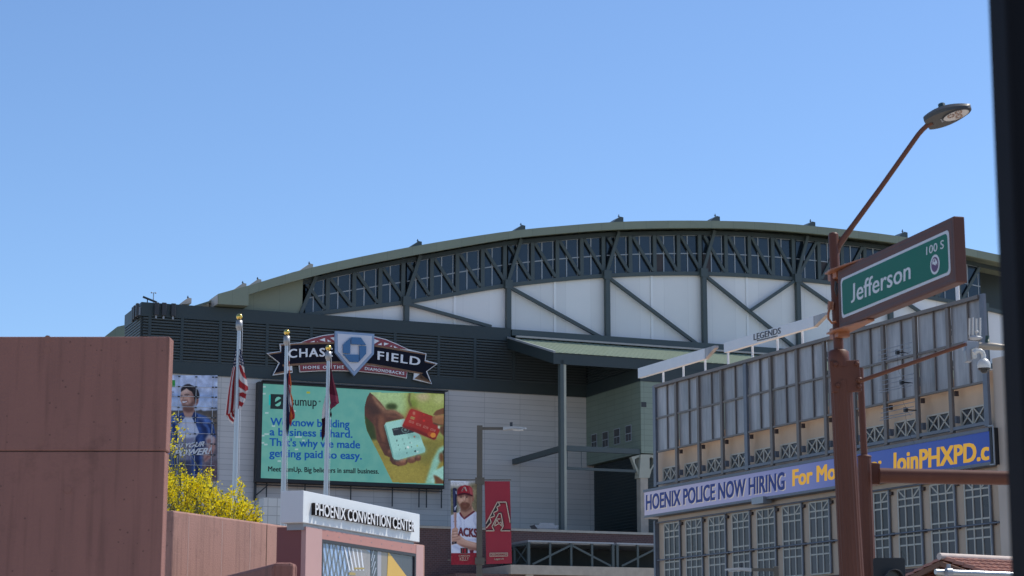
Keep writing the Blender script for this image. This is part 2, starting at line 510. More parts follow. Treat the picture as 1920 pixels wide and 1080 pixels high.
def smooth_curve(pts):                         # Catmull-Rom through the readings
    def f(s):
        i = 0
        while i < len(pts) - 2 and s > pts[i + 1][0]: i += 1
        p1, p2 = pts[i], pts[i + 1]
        p0 = pts[i - 1] if i > 0 else p1
        p3 = pts[i + 2] if i + 2 < len(pts) else p2
        t = (s - p1[0]) / (p2[0] - p1[0])
        h = p2[0] - p1[0]
        m1 = (p2[1] - p0[1]) / max(p2[0] - p0[0], .01); m2 = (p3[1] - p1[1]) / max(p3[0] - p1[0], .01)
        if i == 0: m1 = (p2[1] - p1[1]) / h
        t = max(-.0, min(1.0, t)) if 0 <= t <= 1 else t
        if t < 0: return p1[1] + m1 * (s - p1[0])
        if t > 1: return p2[1] + m2 * (s - p2[0])
        return (2 * t ** 3 - 3 * t * t + 1) * p1[1] + (t ** 3 - 2 * t * t + t) * h * m1 + (-2 * t ** 3 + 3 * t * t) * p2[1] + (t ** 3 - t * t) * h * m2
    return f
RT, RB = smooth_curve(ft), smooth_curve(fb)
S0, S1 = ft[0][0], 101.0
NS = 44
ss = [S0 + (S1 - S0) * i / NS for i in range(NS + 1)]
r = MB()
for a, b in zip(ss, ss[1:]):
    r.hexa([MF.P(a, RB(a), DF), MF.P(b, RB(b), DF), MF.P(b, RB(b), DF - .5), MF.P(a, RB(a), DF - .5),
            MF.P(a, RT(a), DF), MF.P(b, RT(b), DF), MF.P(b, RT(b), DF - .5), MF.P(a, RT(a), DF - .5)])
r.build('fascia', M['roof_green'], st)
r = MB()
SB = MF.hit(330, 576, -3)[0]
s2 = [SB + (S1 - SB) * i / NS for i in range(NS + 1)]
for a, b in zip(s2, s2[1:]):
    d0 = DF - .55 if a > S0 else -1.6
    r.hexa([MF.P(a, RB(a) + .75, d0), MF.P(b, RB(b) + .75, d0), MF.P(b, RB(b) + .75, -70), MF.P(a, RB(a) + .75, -70),
            MF.P(a, RT(a) - .03, d0), MF.P(b, RT(b) - .03, d0), MF.P(b, RT(b) - .03, -70), MF.P(a, RT(a) - .03, -70)])
roof = r.build('roof', M['roof_green'], st)
# end block of the roof edge
bk = MB()
q = MF.hits([(409, 551), (466.8, 535.0), (466.0, 573), (409, 570)], DF + .05)
p = [MF.P(*q[3], DF + .05), MF.P(*q[2], DF + .05), MF.P(q[2][0], q[2][1], -2.6), MF.P(q[3][0], q[3][1], -2.6),
     MF.P(*q[0], DF + .05), MF.P(*q[1], DF + .05), MF.P(q[1][0], q[1][1], -2.6), MF.P(q[0][0], q[0][1], -2.6)]
bk.hexa(p)
bk.build('roof_end_block', M['roof_green'], st)
bt = MB(); bt.add([MF.P(q[3][0] - .03, q[3][1] + .05, DF), MF.P(q[0][0] - .03, q[0][1] - .05, DF), MF.P(q[0][0] - .03, q[0][1] - .05, -2.5), MF.P(q[3][0] - .03, q[3][1] + .05, -2.5)], [(0, 1, 2, 3)])
bt.build('end_plate', M['tan_metal'], st)
# far left wing of the roof behind the louvred corner
wg = MB()
wq = [MF.hit(x, y, -34) for x, y in ((197, 630.5), (220, 612.5), (262, 603), (262, 640), (197, 640))]
wg.prism(MF, wq, -52, -34)
wg.build('roof_wing', M['roof_green'], st)
# glass band
DT = -.6
node_px = [(565, 588), (762, 566), (953, 534.5), (1138, 516.5), (1319, 512.5), (1495, 523), (1668, 544.5), (1846, 577)]
nodes = MF.hits(node_px, DT)
CH = smooth_curve([MF.hit(565, 591, DT)] + nodes[1:] + [(nodes[-1][0] + 9, nodes[-1][1] - 1.4)])
gw = MB(); ww = MB()
gs = nodes[0][0]; NG = 36
ge = nodes[-1][0] + 9
for i in range(NG):
    a = gs + (ge - gs) * i / NG; b = gs + (ge - gs) * (i + 1) / NG
    ww.hexa([MF.P(a, 40, DT - .5), MF.P(b, 40, DT - .5), MF.P(b, 40, DT - 1.0), MF.P(a, 40, DT - 1.0),
             MF.P(a, CH(a) + .1, DT - .5), MF.P(b, CH(b) + .1, DT - .5), MF.P(b, CH(b) + .1, DT - 1.0), MF.P(a, CH(a) + .1, DT - 1.0)])
ww.build('truss_wall', M['truss_white'], st)
gl = MB(); s = S0
gl.prism(MF, [(S0 - 3, 42.5), (gs + .12, 42.5), (gs + .12, RB(gs) + .6), (S0, RB(S0) + .6), (S0 - 3, RB(S0))], DT - 1, DT - .05)
gl.build('side_wall', M['roof_green'], st)
# roof underside filler behind the glass so no sky shows through
ub = MB(); 
for i in range(NG):
    a = gs + (ge - gs) * i / NG; b = gs + (ge - gs) * (i + 1) / NG
    ub.hexa([MF.P(a, CH(a) - .3, DT - 6.2), MF.P(b, CH(b) - .3, DT - 6.2), MF.P(b, CH(b) - .3, DT - 6.5), MF.P(a, CH(a) - .3, DT - 6.5),
             MF.P(a, RB(a) + .7, DT - 6.2), MF.P(b, RB(b) + .7, DT - 6.2), MF.P(b, RB(b) + .7, DT - 6.5), MF.P(a, RB(a) + .7, DT - 6.5)])
ub.build('inner_wall', M['teal'], st)
ch = MB(); tc = MB()
for i in range(NG * 2):
    a = gs + (ge - gs) * i / NG / 2; b = gs + (ge - gs) * (i + 1) / NG / 2
    for m_, f, lo, hi, dd0, dd1 in ((ch, CH, -.24, .24, DT - .45, DT - .1), (tc, RB, -.45, .05, DT - .45, DT - .1)):
        m_.hexa([MF.P(a, f(a) + lo, dd1), MF.P(b, f(b) + lo, dd1), MF.P(b, f(b) + lo, dd0), MF.P(a, f(a) + lo, dd0),
                 MF.P(a, f(a) + hi, dd1), MF.P(b, f(b) + hi, dd1), MF.P(b, f(b) + hi, dd0), MF.P(a, f(a) + hi, dd0)])
ch.build('bottom_chord', M['steel_green'], st)
tc.build('top_chord', M['teal'], st)
for i in range(1, 8):                          # bottom truss columns
    c_ = MB(); s, z = nodes[i]
    c_.box(MF, s - .29, s + .29, 42.8, z, DT - .3, DT + .3)
    c_.box(MF, s - .5, s + .5, z - .5, z + .6, DT - .1, DT + .34)
    c_.build('truss_column', M['steel_green'], st)
for a, b in (((762, 568), (922, 612)), ((957, 538), (1128, 632)), ((1142, 520), (1310, 646)), ((1323, 516), (1492, 652)), ((1490, 527), (1407, 583)), ((1499, 528), (1660, 640)), ((1664, 548), (1590, 600)), ((1672, 548), (1840, 660)), ((1842, 580), (1765, 625))):
    d_ = MB(); d_.stripx(MF, a, b, .37, DT - .2, DT + .2); d_.build('truss_brace', M['steel_green'], st)
lc = MB(); lc.box(MF, 20.1, ge, 42.45, 43.2, DT - .3, .3); lc.build('lower_chord', M['steel_green'], st)
lg = MB(); lg.box(MF, 20.6, ge, 42.22, 42.44, .1, .5); lg.build('gutter', M['tan_metal'], st)
for px in (855, 1043, 1225, 1404, 1583):
    s = MF.hit(px, 560, DT)[0]
    batt = MB(); batt.box(MF, s - .16, s + .16, 42.6, CH(s) - .2, DT - .49, DT - .36); batt.build('batten', M['truss_pale'], st)
def zt(s): return RB(s) - .42
for i in range(7):
    sa, sb = nodes[i][0], nodes[i + 1][0]
    flip = i >= 5
    for k in range(4):
        a = sa + (sb - sa) * k / 4; b = sa + (sb - sa) * (k + 1) / 4
        if i == 0 and k == 0: a += .4
        w_ = MB()
        pad = .2
        lo = lambda s: CH(s) + .25
        if i == 0: lo = lambda s: max(CH(s) + .25, 43.3)
        quad = [(a + pad, lo(a + pad)), (b - pad, lo(b - pad)), (b - pad, zt(b - pad)), (a + pad, zt(a + pad))]
        w_.prism(MF, quad, DT - .55, DT - .48)
        pane = w_.build('window', M['glass'], st)
        f_ = MB(); mid = a + (b - a) * .40
        hz = lambda s: lo(s) + (zt(s) - lo(s)) * .5
        f_.box(MF, mid - .07, mid + .07, lo(mid), zt(mid), DT - .47, DT - .40)
        f_.strip(MF, (a + pad, hz(a + pad)), (b - pad, hz(b - pad)), .13, DT - .475, DT - .41)
        f_.strip(MF, (a + pad, zt(a + pad)), (b - pad, zt(b - pad)), .14, DT - .475, DT - .42)
        f_.box(MF, b - pad - .36, b - pad - .27, lo(b - .5), zt(b - .5), DT - .475, DT - .43)
        f_.build('window_frame', M['mullion'], pane)
        if (i, k) in ((3, 2), (4, 0), (5, 1), (5, 2)):
            bl = MB(); bl.prism(MF, [(a + pad, lo(a)), (mid - .1, lo(mid)), (mid - .1, hz(mid)), (a + pad, hz(a))], DT - .479, DT - .476)
            bl.build('blind', M['dark_blind'], pane)
        dg = MB()
        if not flip: dg.strip(MF, (a + .35, zt(a) - .1), (b - .25, lo(b) + .1), .38, DT - .36, DT - .14)
        else: dg.strip(MF, (b - .35, zt(b) - .1), (a + .25, lo(a) + .1), .38, DT - .36, DT - .14)
        dg.build('window_strut', M['steel_green'], st)
        ps = MB()
        if k < 3:
            ps.box(MF, b - .24, b + .24, CH(b), RB(b), DT - .44, DT - .15)
            ps.build('window_post', M['steel_green'], st)
    if i < 7:
        ls = MB()
        s, z = nodes[i]
        ls.strip(MF, (s - .1, z + .2 if i else 43.4), (s + 1.7, RB(s + 1.7) + .1), .42, DT - .1, DT + .2)
        ls.box(MF, s - .62, s - .12, max(z, 43.4), RB(s), DT - .44, DT - .11)
        ls.build('leaning_column', M['steel_green'], st)
# awning
ar = MB()
AP = [(0.05, 42.15), (15, 38.1)]
aw0 = MF.hit(951, 628, 0)[0]
E0 = MF.hit(1038.5, 660, 15)[0]
T = lambda d: AP[0][1] + (AP[1][1] - AP[0][1]) * d / 15
sl_ = lambda d: aw0 + (E0 - aw0) * d / 15
ar.add([MF.P(sl_(0.05), T(0.05), .05), MF.P(sl_(15), T(15), 15), MF.P(82, T(15), 15), MF.P(82, T(.05), .05)], [(0, 1, 2, 3)])
k = aw0 + .3
while k < 81:
    ar.hexa([MF.P(k, T(.05) - .02, .05), MF.P(k + .34, T(.05) - .02, .05), MF.P(k + .34, T(15) - .02, 15.02), MF.P(k, T(15) - .02, 15.02),
             MF.P(k + .08, T(.05) + .055, .05), MF.P(k + .26, T(.05) + .055, .05), MF.P(k + .26, T(15) + .055, 15.02), MF.P(k + .08, T(15) + .055, 15.02)])
    k += .8
ar.build('awning_roof', M['awning_green'], st)
ae = MB()
ae.bar(MF.P(sl_(0) + .05, T(0) + .06, .05), MF.P(sl_(15) + .05, T(15) + .06, 15.05), .25, .22)
ae.build('awning_edge_trim', M['mullion'], st)
ab = MB()
ab.hexa([MF.P(sl_(.05), T(.05) - 1.3, .05), MF.P(82, T(.05) - 1.3, .05), MF.P(82, T(15) - 1.3, 14.9), MF.P(sl_(15), T(15) - 1.3, 14.9),
         MF.P(sl_(.05), T(.05) - .05, .05), MF.P(82, T(.05) - .05, .05), MF.P(82, T(15) - .05, 14.9), MF.P(sl_(15), T(15) - .05, 14.9)])
ab.build('awning_fascia', M['teal'], st)
# projecting green block
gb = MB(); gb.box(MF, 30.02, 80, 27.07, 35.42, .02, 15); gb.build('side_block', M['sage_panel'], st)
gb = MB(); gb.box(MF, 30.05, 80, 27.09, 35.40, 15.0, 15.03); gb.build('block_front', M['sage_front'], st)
gb = MB(); gb.box(MF, 30.0, 80, 35.42, 37.0, .02, 15.1); gb.build('block_band', M['teal'], st)
gb = MB(); gb.hexa([MF.P(30.3, 37.0, 13), MF.P(80, 37.0, 13), MF.P(80, 37.0, .02), MF.P(30.3, 37.0, .02), MF.P(30.3, T(13) - 1.45, 13), MF.P(80, T(13) - 1.45, 13), MF.P(80, T(.02) - 1.45, .02), MF.P(30.3, T(.02) - 1.45, .02)])
for i in range(13):
    z = 37.0 + i * .33
    e_ = min(13.0, max(1.0, (AP[0][1] - 1.6 - z - .2) / (AP[0][1] - AP[1][1]) * 15))
    gb.box(SF, .1, e_, z + .1, z + .2, -.3, -.06)
gb.build('block_louver', M['teal_slat'], st)
zz = Z(1060, 780, 4.694)
for x0, x1, y0, y1 in ((232, 280, 172, 282), (328, 380, 145, 268), (430, 482, 118, 243), (532, 583, 90, 215)):
    a = SF.hit(*zz(x0, (y0 + y1) / 2)); b = SF.hit(*zz(x1, (y0 + y1) / 2))
    zc = (a[1] + b[1]) / 2
    w_ = MB(); w_.box(SF, a[0], b[0], zc - .95, zc + .95, .0, .05)
    pn = w_.build('small_window', M['mullion'], st)
    w_ = MB(); mx = (a[0] + b[0]) / 2
    w_.box(SF, a[0] + .1, b[0] - .1, zc + .02, zc + .86, .05, .06)
    w_.box(SF, a[0] + .1, mx - .05, zc - .86, zc - .08, .05, .06)
    w_.box(SF, mx + .05, b[0] - .1, zc - .86, zc - .08, .05, .06)
    w_.build('pane', M['glass'], pn)
w_ = MB(); q = MF.hits([(1202.5, 753.5), (1212, 763.5)], 15.05); w_.box(MF, q[0][0], q[1][0], q[1][1], q[0][1], 15.03, 15.06); w_.build('vent', M['dark_metal'], st)
# roller shutter recess under the block
rs = MB(); rs.box(MF, 31.0, 80, 16, 27.06, .02, 13.2); 
rs.build('recess_wall', M['teal_slat'], st)
rs = MB()
z = 16.2
while z < 26.9:
    rs.hexa([SF.P(.4, z, -.98), SF.P(13.2, z, -.98), SF.P(13.2, z, -1.02), SF.P(.4, z, -1.02), SF.P(.4, z + .26, -.80), SF.P(13.2, z + .26, -.80), SF.P(13.2, z + .26, -1.02), SF.P(.4, z + .26, -1.02)])
    rs.box(MF, 31.5, 79, z + .02, z + .2, 13.2, 13.35)
    z += .36
rs.build('roller_shutter', M['teal'], st)
col = MB()
cx0 = MF.hit(1201.5, 950, 15)[0]; cx1 = MF.hit(1215.5, 950, 15)[0]
col.box(MF, cx0, cx1, 0, 24.3, 14.0, 15.0)
col.build('column', M['beige_conc'], st)
cb = MB()
zx = Z(1060, 780, 4.694)
cb.poly(MF, [zx(665, 338), zx(742, 338), zx(742, 545), zx(650, 545)], 13.9, 15.08)
for pts in (((582, 360), (665, 338), (665, 362), (628, 368), (612, 385), (616, 420), (650, 488), (650, 545)), ((742, 338), (825, 345), (758, 480), (742, 545), (738, 460), (752, 465), (775, 420), (776, 372), (755, 362), (742, 370))):
    cb.poly(MF, [zx(*p_) for p_ in pts], 14.2, 14.8)
cb.build('column_bracket', M['cream'], st)
# awning post and its ties
po = MB(); sp = MF.hit(1055.3, 800, 14.6)[0]
po.box(MF, sp - .40, sp + .02, 15, 37.3, 14.2, 14.9); po.build('awning_post', M['steel_green'], st)
po = MB(); po.box(MF, sp + .02, sp + .36, 15, 37.3, 14.3, 14.8); po.build('post_flange', M['cream'], st)
zt_ = MF.hit(1060, 840.5, 14.6)[1]
tb = MB()
tb.bar(MF.P(sp, zt_, 14.2), MF.P(MF.hit(964, 866, .05)[0], MF.hit(964, 866, .05)[1], .05), .5, .62)
tb.build('post_tie', M['steel_green'], st)
tb = MB(); tb.bar(MF.P(sp + .36, zt_, 14.6), MF.P(cx0 + .1, zt_, 14.6), .5, .6); tb.build('post_tie', M['steel_green'], st)
tb = MB()
z2 = MF.hit(1120, 880.5, 14.6)[1]
tb.bar(MF.P(sp + .36, z2, 14.6), MF.P(cx0 + .1, z2, 14.6), .25, .3)
for px in (1063.5, 1090): 
    s = MF.hit(px, 860, 14.6)[0]; tb.bar(MF.P(s, zt_, 14.6), MF.P(s, z2, 14.6), .08, .08)
tb.build('lower_rail', M['steel_green'], st)
# ------------------------------------------------------------------ small things on the stadium
def vent(px, py, w_, h_, m_, lab, d=-.5):
    s, z = MF.hit(px, py, d)
    k = MF.hit(px + 1, py, d)[0] - s
    L, H = w_ * k, h_ * k
    t = thing('roof_vent', lab, 'roof vent', MF.P(s, z, d), 'wedge vents along the roof edge')
    b = MB()
    b.prism(MF, [(s - L * .75, z - L * .30), (s + L * .25, z - L * .12), (s + L * .25, z + H * .55), (s + L * .02, z + H * .62), (s - L * .2, z + H * .32)], d - 2.2, d)
    b.build('hood', m_, t)
    b = MB(); b.bar(MF.P(s + L * .05, z + H * .55, d - .6), MF.P(s + L * .05, z + H * 1.05, d - .6), .10, .10); b.bar(MF.P(s - L * .02, z + H * .8, d - .6), MF.P(s + L * .12, z + H * .8, d - .6), .08, .08); b.build('mast', M['dark_metal'], t)
for px, py, m_, lab in ((353, 565.5, 'tan_metal', 'pale roof vent nearest the dark louvred corner'), (456, 538, 'tan_metal', 'small roof vent just above the green end block'), (484, 530.5, 'tan_metal', 'pale roof vent just right of the green end block'),
                        (581, 501.5, 'tan_metal', 'pale roof vent above the first glass window of the roof'), (785, 459.5, 'steel_green', 'grey roof vent on the rising curve above the arena sign'), (979, 429.5, 'steel_green', 'grey roof vent above the left end of the awning'),
                        (1163, 414, 'steel_green', 'grey roof vent left of the roof crest'), (1344, 413, 'steel_green', 'grey roof vent at the roof crest'), (1523, 423.5, 'steel_green', 'grey roof vent left of the brown lamp arm'), (1696, 443, 'steel_green', 'grey roof vent just above the green street sign')):
    vent(px, py, 24, 12, M[m_], lab)
for px, y0, y1, side, lab in ((294, 567, 591, 0, 'first dark antenna panel right of the parapet corner'), (308, 567.5, 592, 0, 'second dark antenna panel right of the parapet corner'), (325.5, 569, 593, 0, 'third dark antenna panel right of the parapet corner'),
                              (250, 576, 602, 1, 'outermost dark antenna panel left of the parapet corner'), (253, 573, 598, 1, 'middle dark antenna panel left of the parapet corner'), (257.5, 569, 593, 1, 'dark antenna panel left of and nearest the parapet corner')):
    if side == 0:
        s, z1 = MF.hit(px, y0, .4); z0 = MF.hit(px, y1, .4)[1]
        t = thing('antenna_panel', lab, 'antenna', MF.P(s, z0, .18), 'antenna panels on the parapet')
        b = MB(); b.box(MF, s - .26, s + .26, z0, z1, .3, .55); b.build('radome', M['dark_metal'], t, bevel=.06)
        b = MB(); b.box(MF, s - .1, s + .1, z0 - .35, z1 - .3, .19, .3); b.build('bracket', M['grey_metal'], t)
    else:
        lf = Fr(MF.P(SL - .6, 0, 0), 157.5)
        s, z1 = lf.hit(px, y0); z0 = lf.hit(px, y1)[1]
        t = thing('antenna_panel', lab, 'antenna', lf.P(s, z0), 'antenna panels on the parapet')
        b = MB(); b.box(lf, s - .3, s + .3, z0, z1, -.15, .15); b.build('radome', M['dark_metal'], t, bevel=.06)
        b = MB(); b.box(lf, s - .1, s + .1, z0 + .2, z1 - .4, -.45, -.15); b.build('bracket', M['grey_metal'], t)
t = thing('weather_mast', 'thin wind sensor mast on the dark stadium corner', 'weather mast', MF.P(MF.hit(288, 562, -3)[0], 43.2, -3))
s, z = MF.hit(288, 549, -3)
b = MB(); b.tube([MF.P(s, 43, -3), MF.P(s, z, -3)], .05, 6); b.build('pole', M['grey_metal'], t)
b = MB(); b.bar(MF.P(s - .22, z, -3), MF.P(s + .22, z, -3), .05, .05); b.ball(MF.P(s - .24, z, -3), .09); b.ball(MF.P(s + .24, z, -3), .09); b.build('wind_sensor', M['grey_metal'], t)
t = thing('roof_boom', 'small dark beam jutting up over the stadium corner', 'beam', MF.P(MF.hit(277, 566, -2)[0], 43.2, -2))
b = MB(); b.bar(MF.P(*MF.hit(268, 556.5, -2), -2), MF.P(*MF.hit(294, 567, -2), -2), .2, .2); b.build('beam', M['dark_metal'], t)
b = MB(); s, z = MF.hit(276.5, 560, -2); b.bar(MF.P(s, 43.2, -2), MF.P(s, z, -2), .1, .1); b.build('strut', M['dark_metal'], t)
# ------------------------------------------------------------------ brick terrace with its steel portal frame
te = thing('brick_terrace', 'long red brick terrace with pale coping in front of the stadium wall', 'terrace', MF.P(20, 0, 20))
zT = MF.hit(830, 987, 20)[1]
b = MB(); b.box(MF, SL, 52, 0, zT - .25, .05, 20); b.build('wall', M['brick'], te)
b = MB(); b.box(MF, SL, 52, zT - .25, zT, 19.4, 20.15); b.build('coping', M['beige_conc'], te)
pf = thing('steel_canopy', 'grey steel framed entrance canopy on a concrete ledge before the brick terrace', 'canopy', MF.P(20, 0, 28))
D = 28.0
ztop = MF.hit(992, 1016, D)[1]; zbot = MF.hit(992, 1060, D)[1]
sA = MF.hit(990, 1040, D)[0]; sB = MF.hit(1151.5, 1040, D)[0]; sC = MF.hit(1157, 1040, D)[0]; sD = sC + 12
b = MB(); b.box(MF, sA - 8, sD, 0, zbot - .95, 20.2, D - .1); b.build('brick_base', M['brick'], pf)
b = MB(); b.box(MF, MF.hit(957.5, 1066, D + .4)[0], sD + .3, zbot - .95, zbot, 20.2, D + .4); b.build('concrete_ledge', M['beige_conc'], pf)
b = MB(); b.box(MF, sA, sB, ztop, ztop + .18, 20.2, D); b.box(MF, sC, sD, ztop, ztop + .18, 20.2, D); b.box(MF, sA, sD, ztop - .1, ztop - .02, 20.3, D - .3); b.build('roof_slab', M['grey_metal'], pf)
b = MB(); b.box(MF, sA, sD, zbot + .001, ztop - .12, 20.25, 20.3); b.build('canopy_shade', M['teal_dark'], pf)  # dark sheet before the brick, standing in for shade inside the canopy
def zz_(x, y): return MF.hit(930 + x / 6, 960 + y / 6, D)
for x0, x1 in ((360, 386), (1308, 1334), (1356, 1382)):
    b = MB(); a = zz_(x0, 480)[0]; c_ = zz_(x1, 480)[0]; b.box(MF, a, c_, zbot, ztop - .02, D - .3, D - .02); b.build('post', M['steel_green'], pf)
for x in (613, 851, 1086, 1600):
    b = MB(); a = zz_(x, 480)[0]; b.box(MF, a - .11, a + .11, zbot, ztop - .02, D - .2, D - .06); b.build('slim_post', M['steel_green'], pf)
for p_, q_ in (((415, 588), (838, 378)), ((862, 378), (1300, 608)), ((1418, 608), (1800, 415))):
    b = MB(); b.strip(MF, zz_(*p_), zz_(*q_), .2, D - .16, D - .05); b.build('brace', M['steel_green'], pf)
RFm = Fr(MF.P(sA, 0, 0), 157.5)
b = MB(); b.box(RFm, 20.2, D - .3, ztop - .3, ztop - .03, -.2, 0); b.box(RFm, 20.2, D, zbot, zbot + .2, -.2, 0); b.box(RFm, 24, 24.2, zbot + .2, ztop - .3, -.2, 0)
for a, c_ in ((20.3, 24), (24.2, D - .3)):
    b.strip(RFm, (a, zbot + .2), (c_, ztop - .3), .1, -.15, -.05); b.strip(RFm, (a, ztop - .3), (c_, zbot + .2), .1, -.14, -.04)
b.build('return_frame', M['steel_green'], pf)
for x0, x1 in ((338, 420), (1345, 1420)):
    b = MB(); a = MF.hit(930 + x0 / 6, 1078, D + .2)[0]; c_ = MF.hit(930 + x1 / 6, 1078, D + .2)[0]; b.box(MF, a, c_, 0, zbot - .96, D - .09, D + .25); b.build('pier', M['beige_conc'], pf)
# white enclosure and plant at the foot of the wall
en = thing('white_enclosure', 'small white panelled enclosure below the big screen, beside yellow blossom', 'enclosure', MF.P(-11, 0, 19))
q0 = MF.hit(494.5, 932, 22); q1 = MF.hit(526, 978, 22)
b = MB(); b.box(MF, q0[0], q1[0] + 1.5, 0, q0[1], 20.2, 22); b.build('body', mat('enclosure_panel', (.55, .55, .53), .5, grid=(UM, .98, .9, .03, .55)), en)
hv = thing('air_unit', 'pale grey rooftop air unit on the brick terrace beside the awning post', 'air unit', MF.P(17, zT, 17))
zq = lambda x, y: MF.hit(930 + x / 6, 960 + y / 6, 17)
b = MB(); b.prism(MF, [zq(435, 145), zq(480, 148), zq(492, 122), zq(655, 125), zq(660, 150), zq(708, 152), zq(685, 188), zq(465, 186)], 15.5, 17); b.build('hood', M['grey_metal'], hv)
b = MB(); a = zq(475, 180); c_ = zq(680, 200); b.box(MF, a[0], c_[0], zT - .3, a[1] - .05, 15.6, 16.9); b.build('base', M['grey_metal'], hv)
# ================================================================== BIG SCREEN on the stadium wall
vb = thing('video_screen', 'huge lit video screen with turquoise advert showing a hand and card reader', 'video screen', MF.P(0, 23, 0))
z4 = Z(460, 600, 3.2725); z12 = Z(660, 720, 5.4); zE = Z(480, 715, 5.54)
D1 = 1.3
s0, zt0 = MF.hit(*z4(82, 391), D1); s1 = MF.hit(*z4(1224, 600), D1)[0]
zb0 = MF.hit(*z4(640, 1014), D1)[1]; ztm = MF.hit(*z4(640, 409), D1)[1]
b = MB()
sc0 = MF.hit(*z4(104, 600), D1)[0]; sc1 = MF.hit(*z4(1220, 700), D1)[0]
szt = MF.hit(*z4(640, 420), D1)[1]; szb = MF.hit(*z4(640, 991), D1)[1]
b.box(MF, s0, s1, zb0, ztm, .1, D1 - .25)
b.box(MF, s0 + .001, sc0, zb0 + .001, ztm - .001, D1 - .25, D1)
b.box(MF, sc1, s1 - .001, zb0 + .001, ztm - .001, D1 - .25, D1)
b.box(MF, sc0, sc1, szt, ztm - .002, D1 - .25, D1 + .15)
b.box(MF, sc0, sc1, zb0 + .002, szb, D1 - .25, D1 + .02)
b.build('frame', M['black'], vb)
DS = D1 - .2
def led_bg(name, c1, c2, k=.9, sp=1.2):
    m = screen(name, *c1, k)
    nt = m.node_tree; N = nt.nodes; L = nt.links
    g = N.new('ShaderNodeNewGeometry')
    n1 = N.new('ShaderNodeTexNoise'); n1.inputs['Scale'].default_value = sp; n1.inputs['Detail'].default_value = 3
    L.new(g.outputs['Position'], n1.inputs['Vector'])
    r_ = N.new('ShaderNodeValToRGB')
    r_.color_ramp.elements[0].position = .3; r_.color_ramp.elements[1].position = .7
    r_.color_ramp.elements[0].color = (*lin(*c1), 1); r_.color_ramp.elements[1].color = (*lin(*c2), 1)
    L.new(n1.outputs['Fac'], r_.inputs['Fac'])
    L.new(r_.outputs[0], N['Principled BSDF'].inputs['Emission Color'])
    return m
aq = led_bg('screen_turquoise', (86, 152, 148), (102, 162, 154), .88, .8)
b = MB(); b.box(MF, sc0, sc1, szb, szt, DS - .05, DS)
scr = b.build('screen', aq, vb)
def layer(name, m, groups, i, fr=MF, base=None, par=None):
    bb = MB()
    for pts in groups: bb.poly(fr, pts, (base or DS), (base or DS) + .006 * i)
    return bb.build(name, m, par or scr)
def zz12(*pts): return [z12(*p_) for p_ in pts]
edge = [(180, 85), (150, 140), (130, 220), (126, 300), (132, 390), (150, 470), (195, 560), (300, 770), (412, 997)]
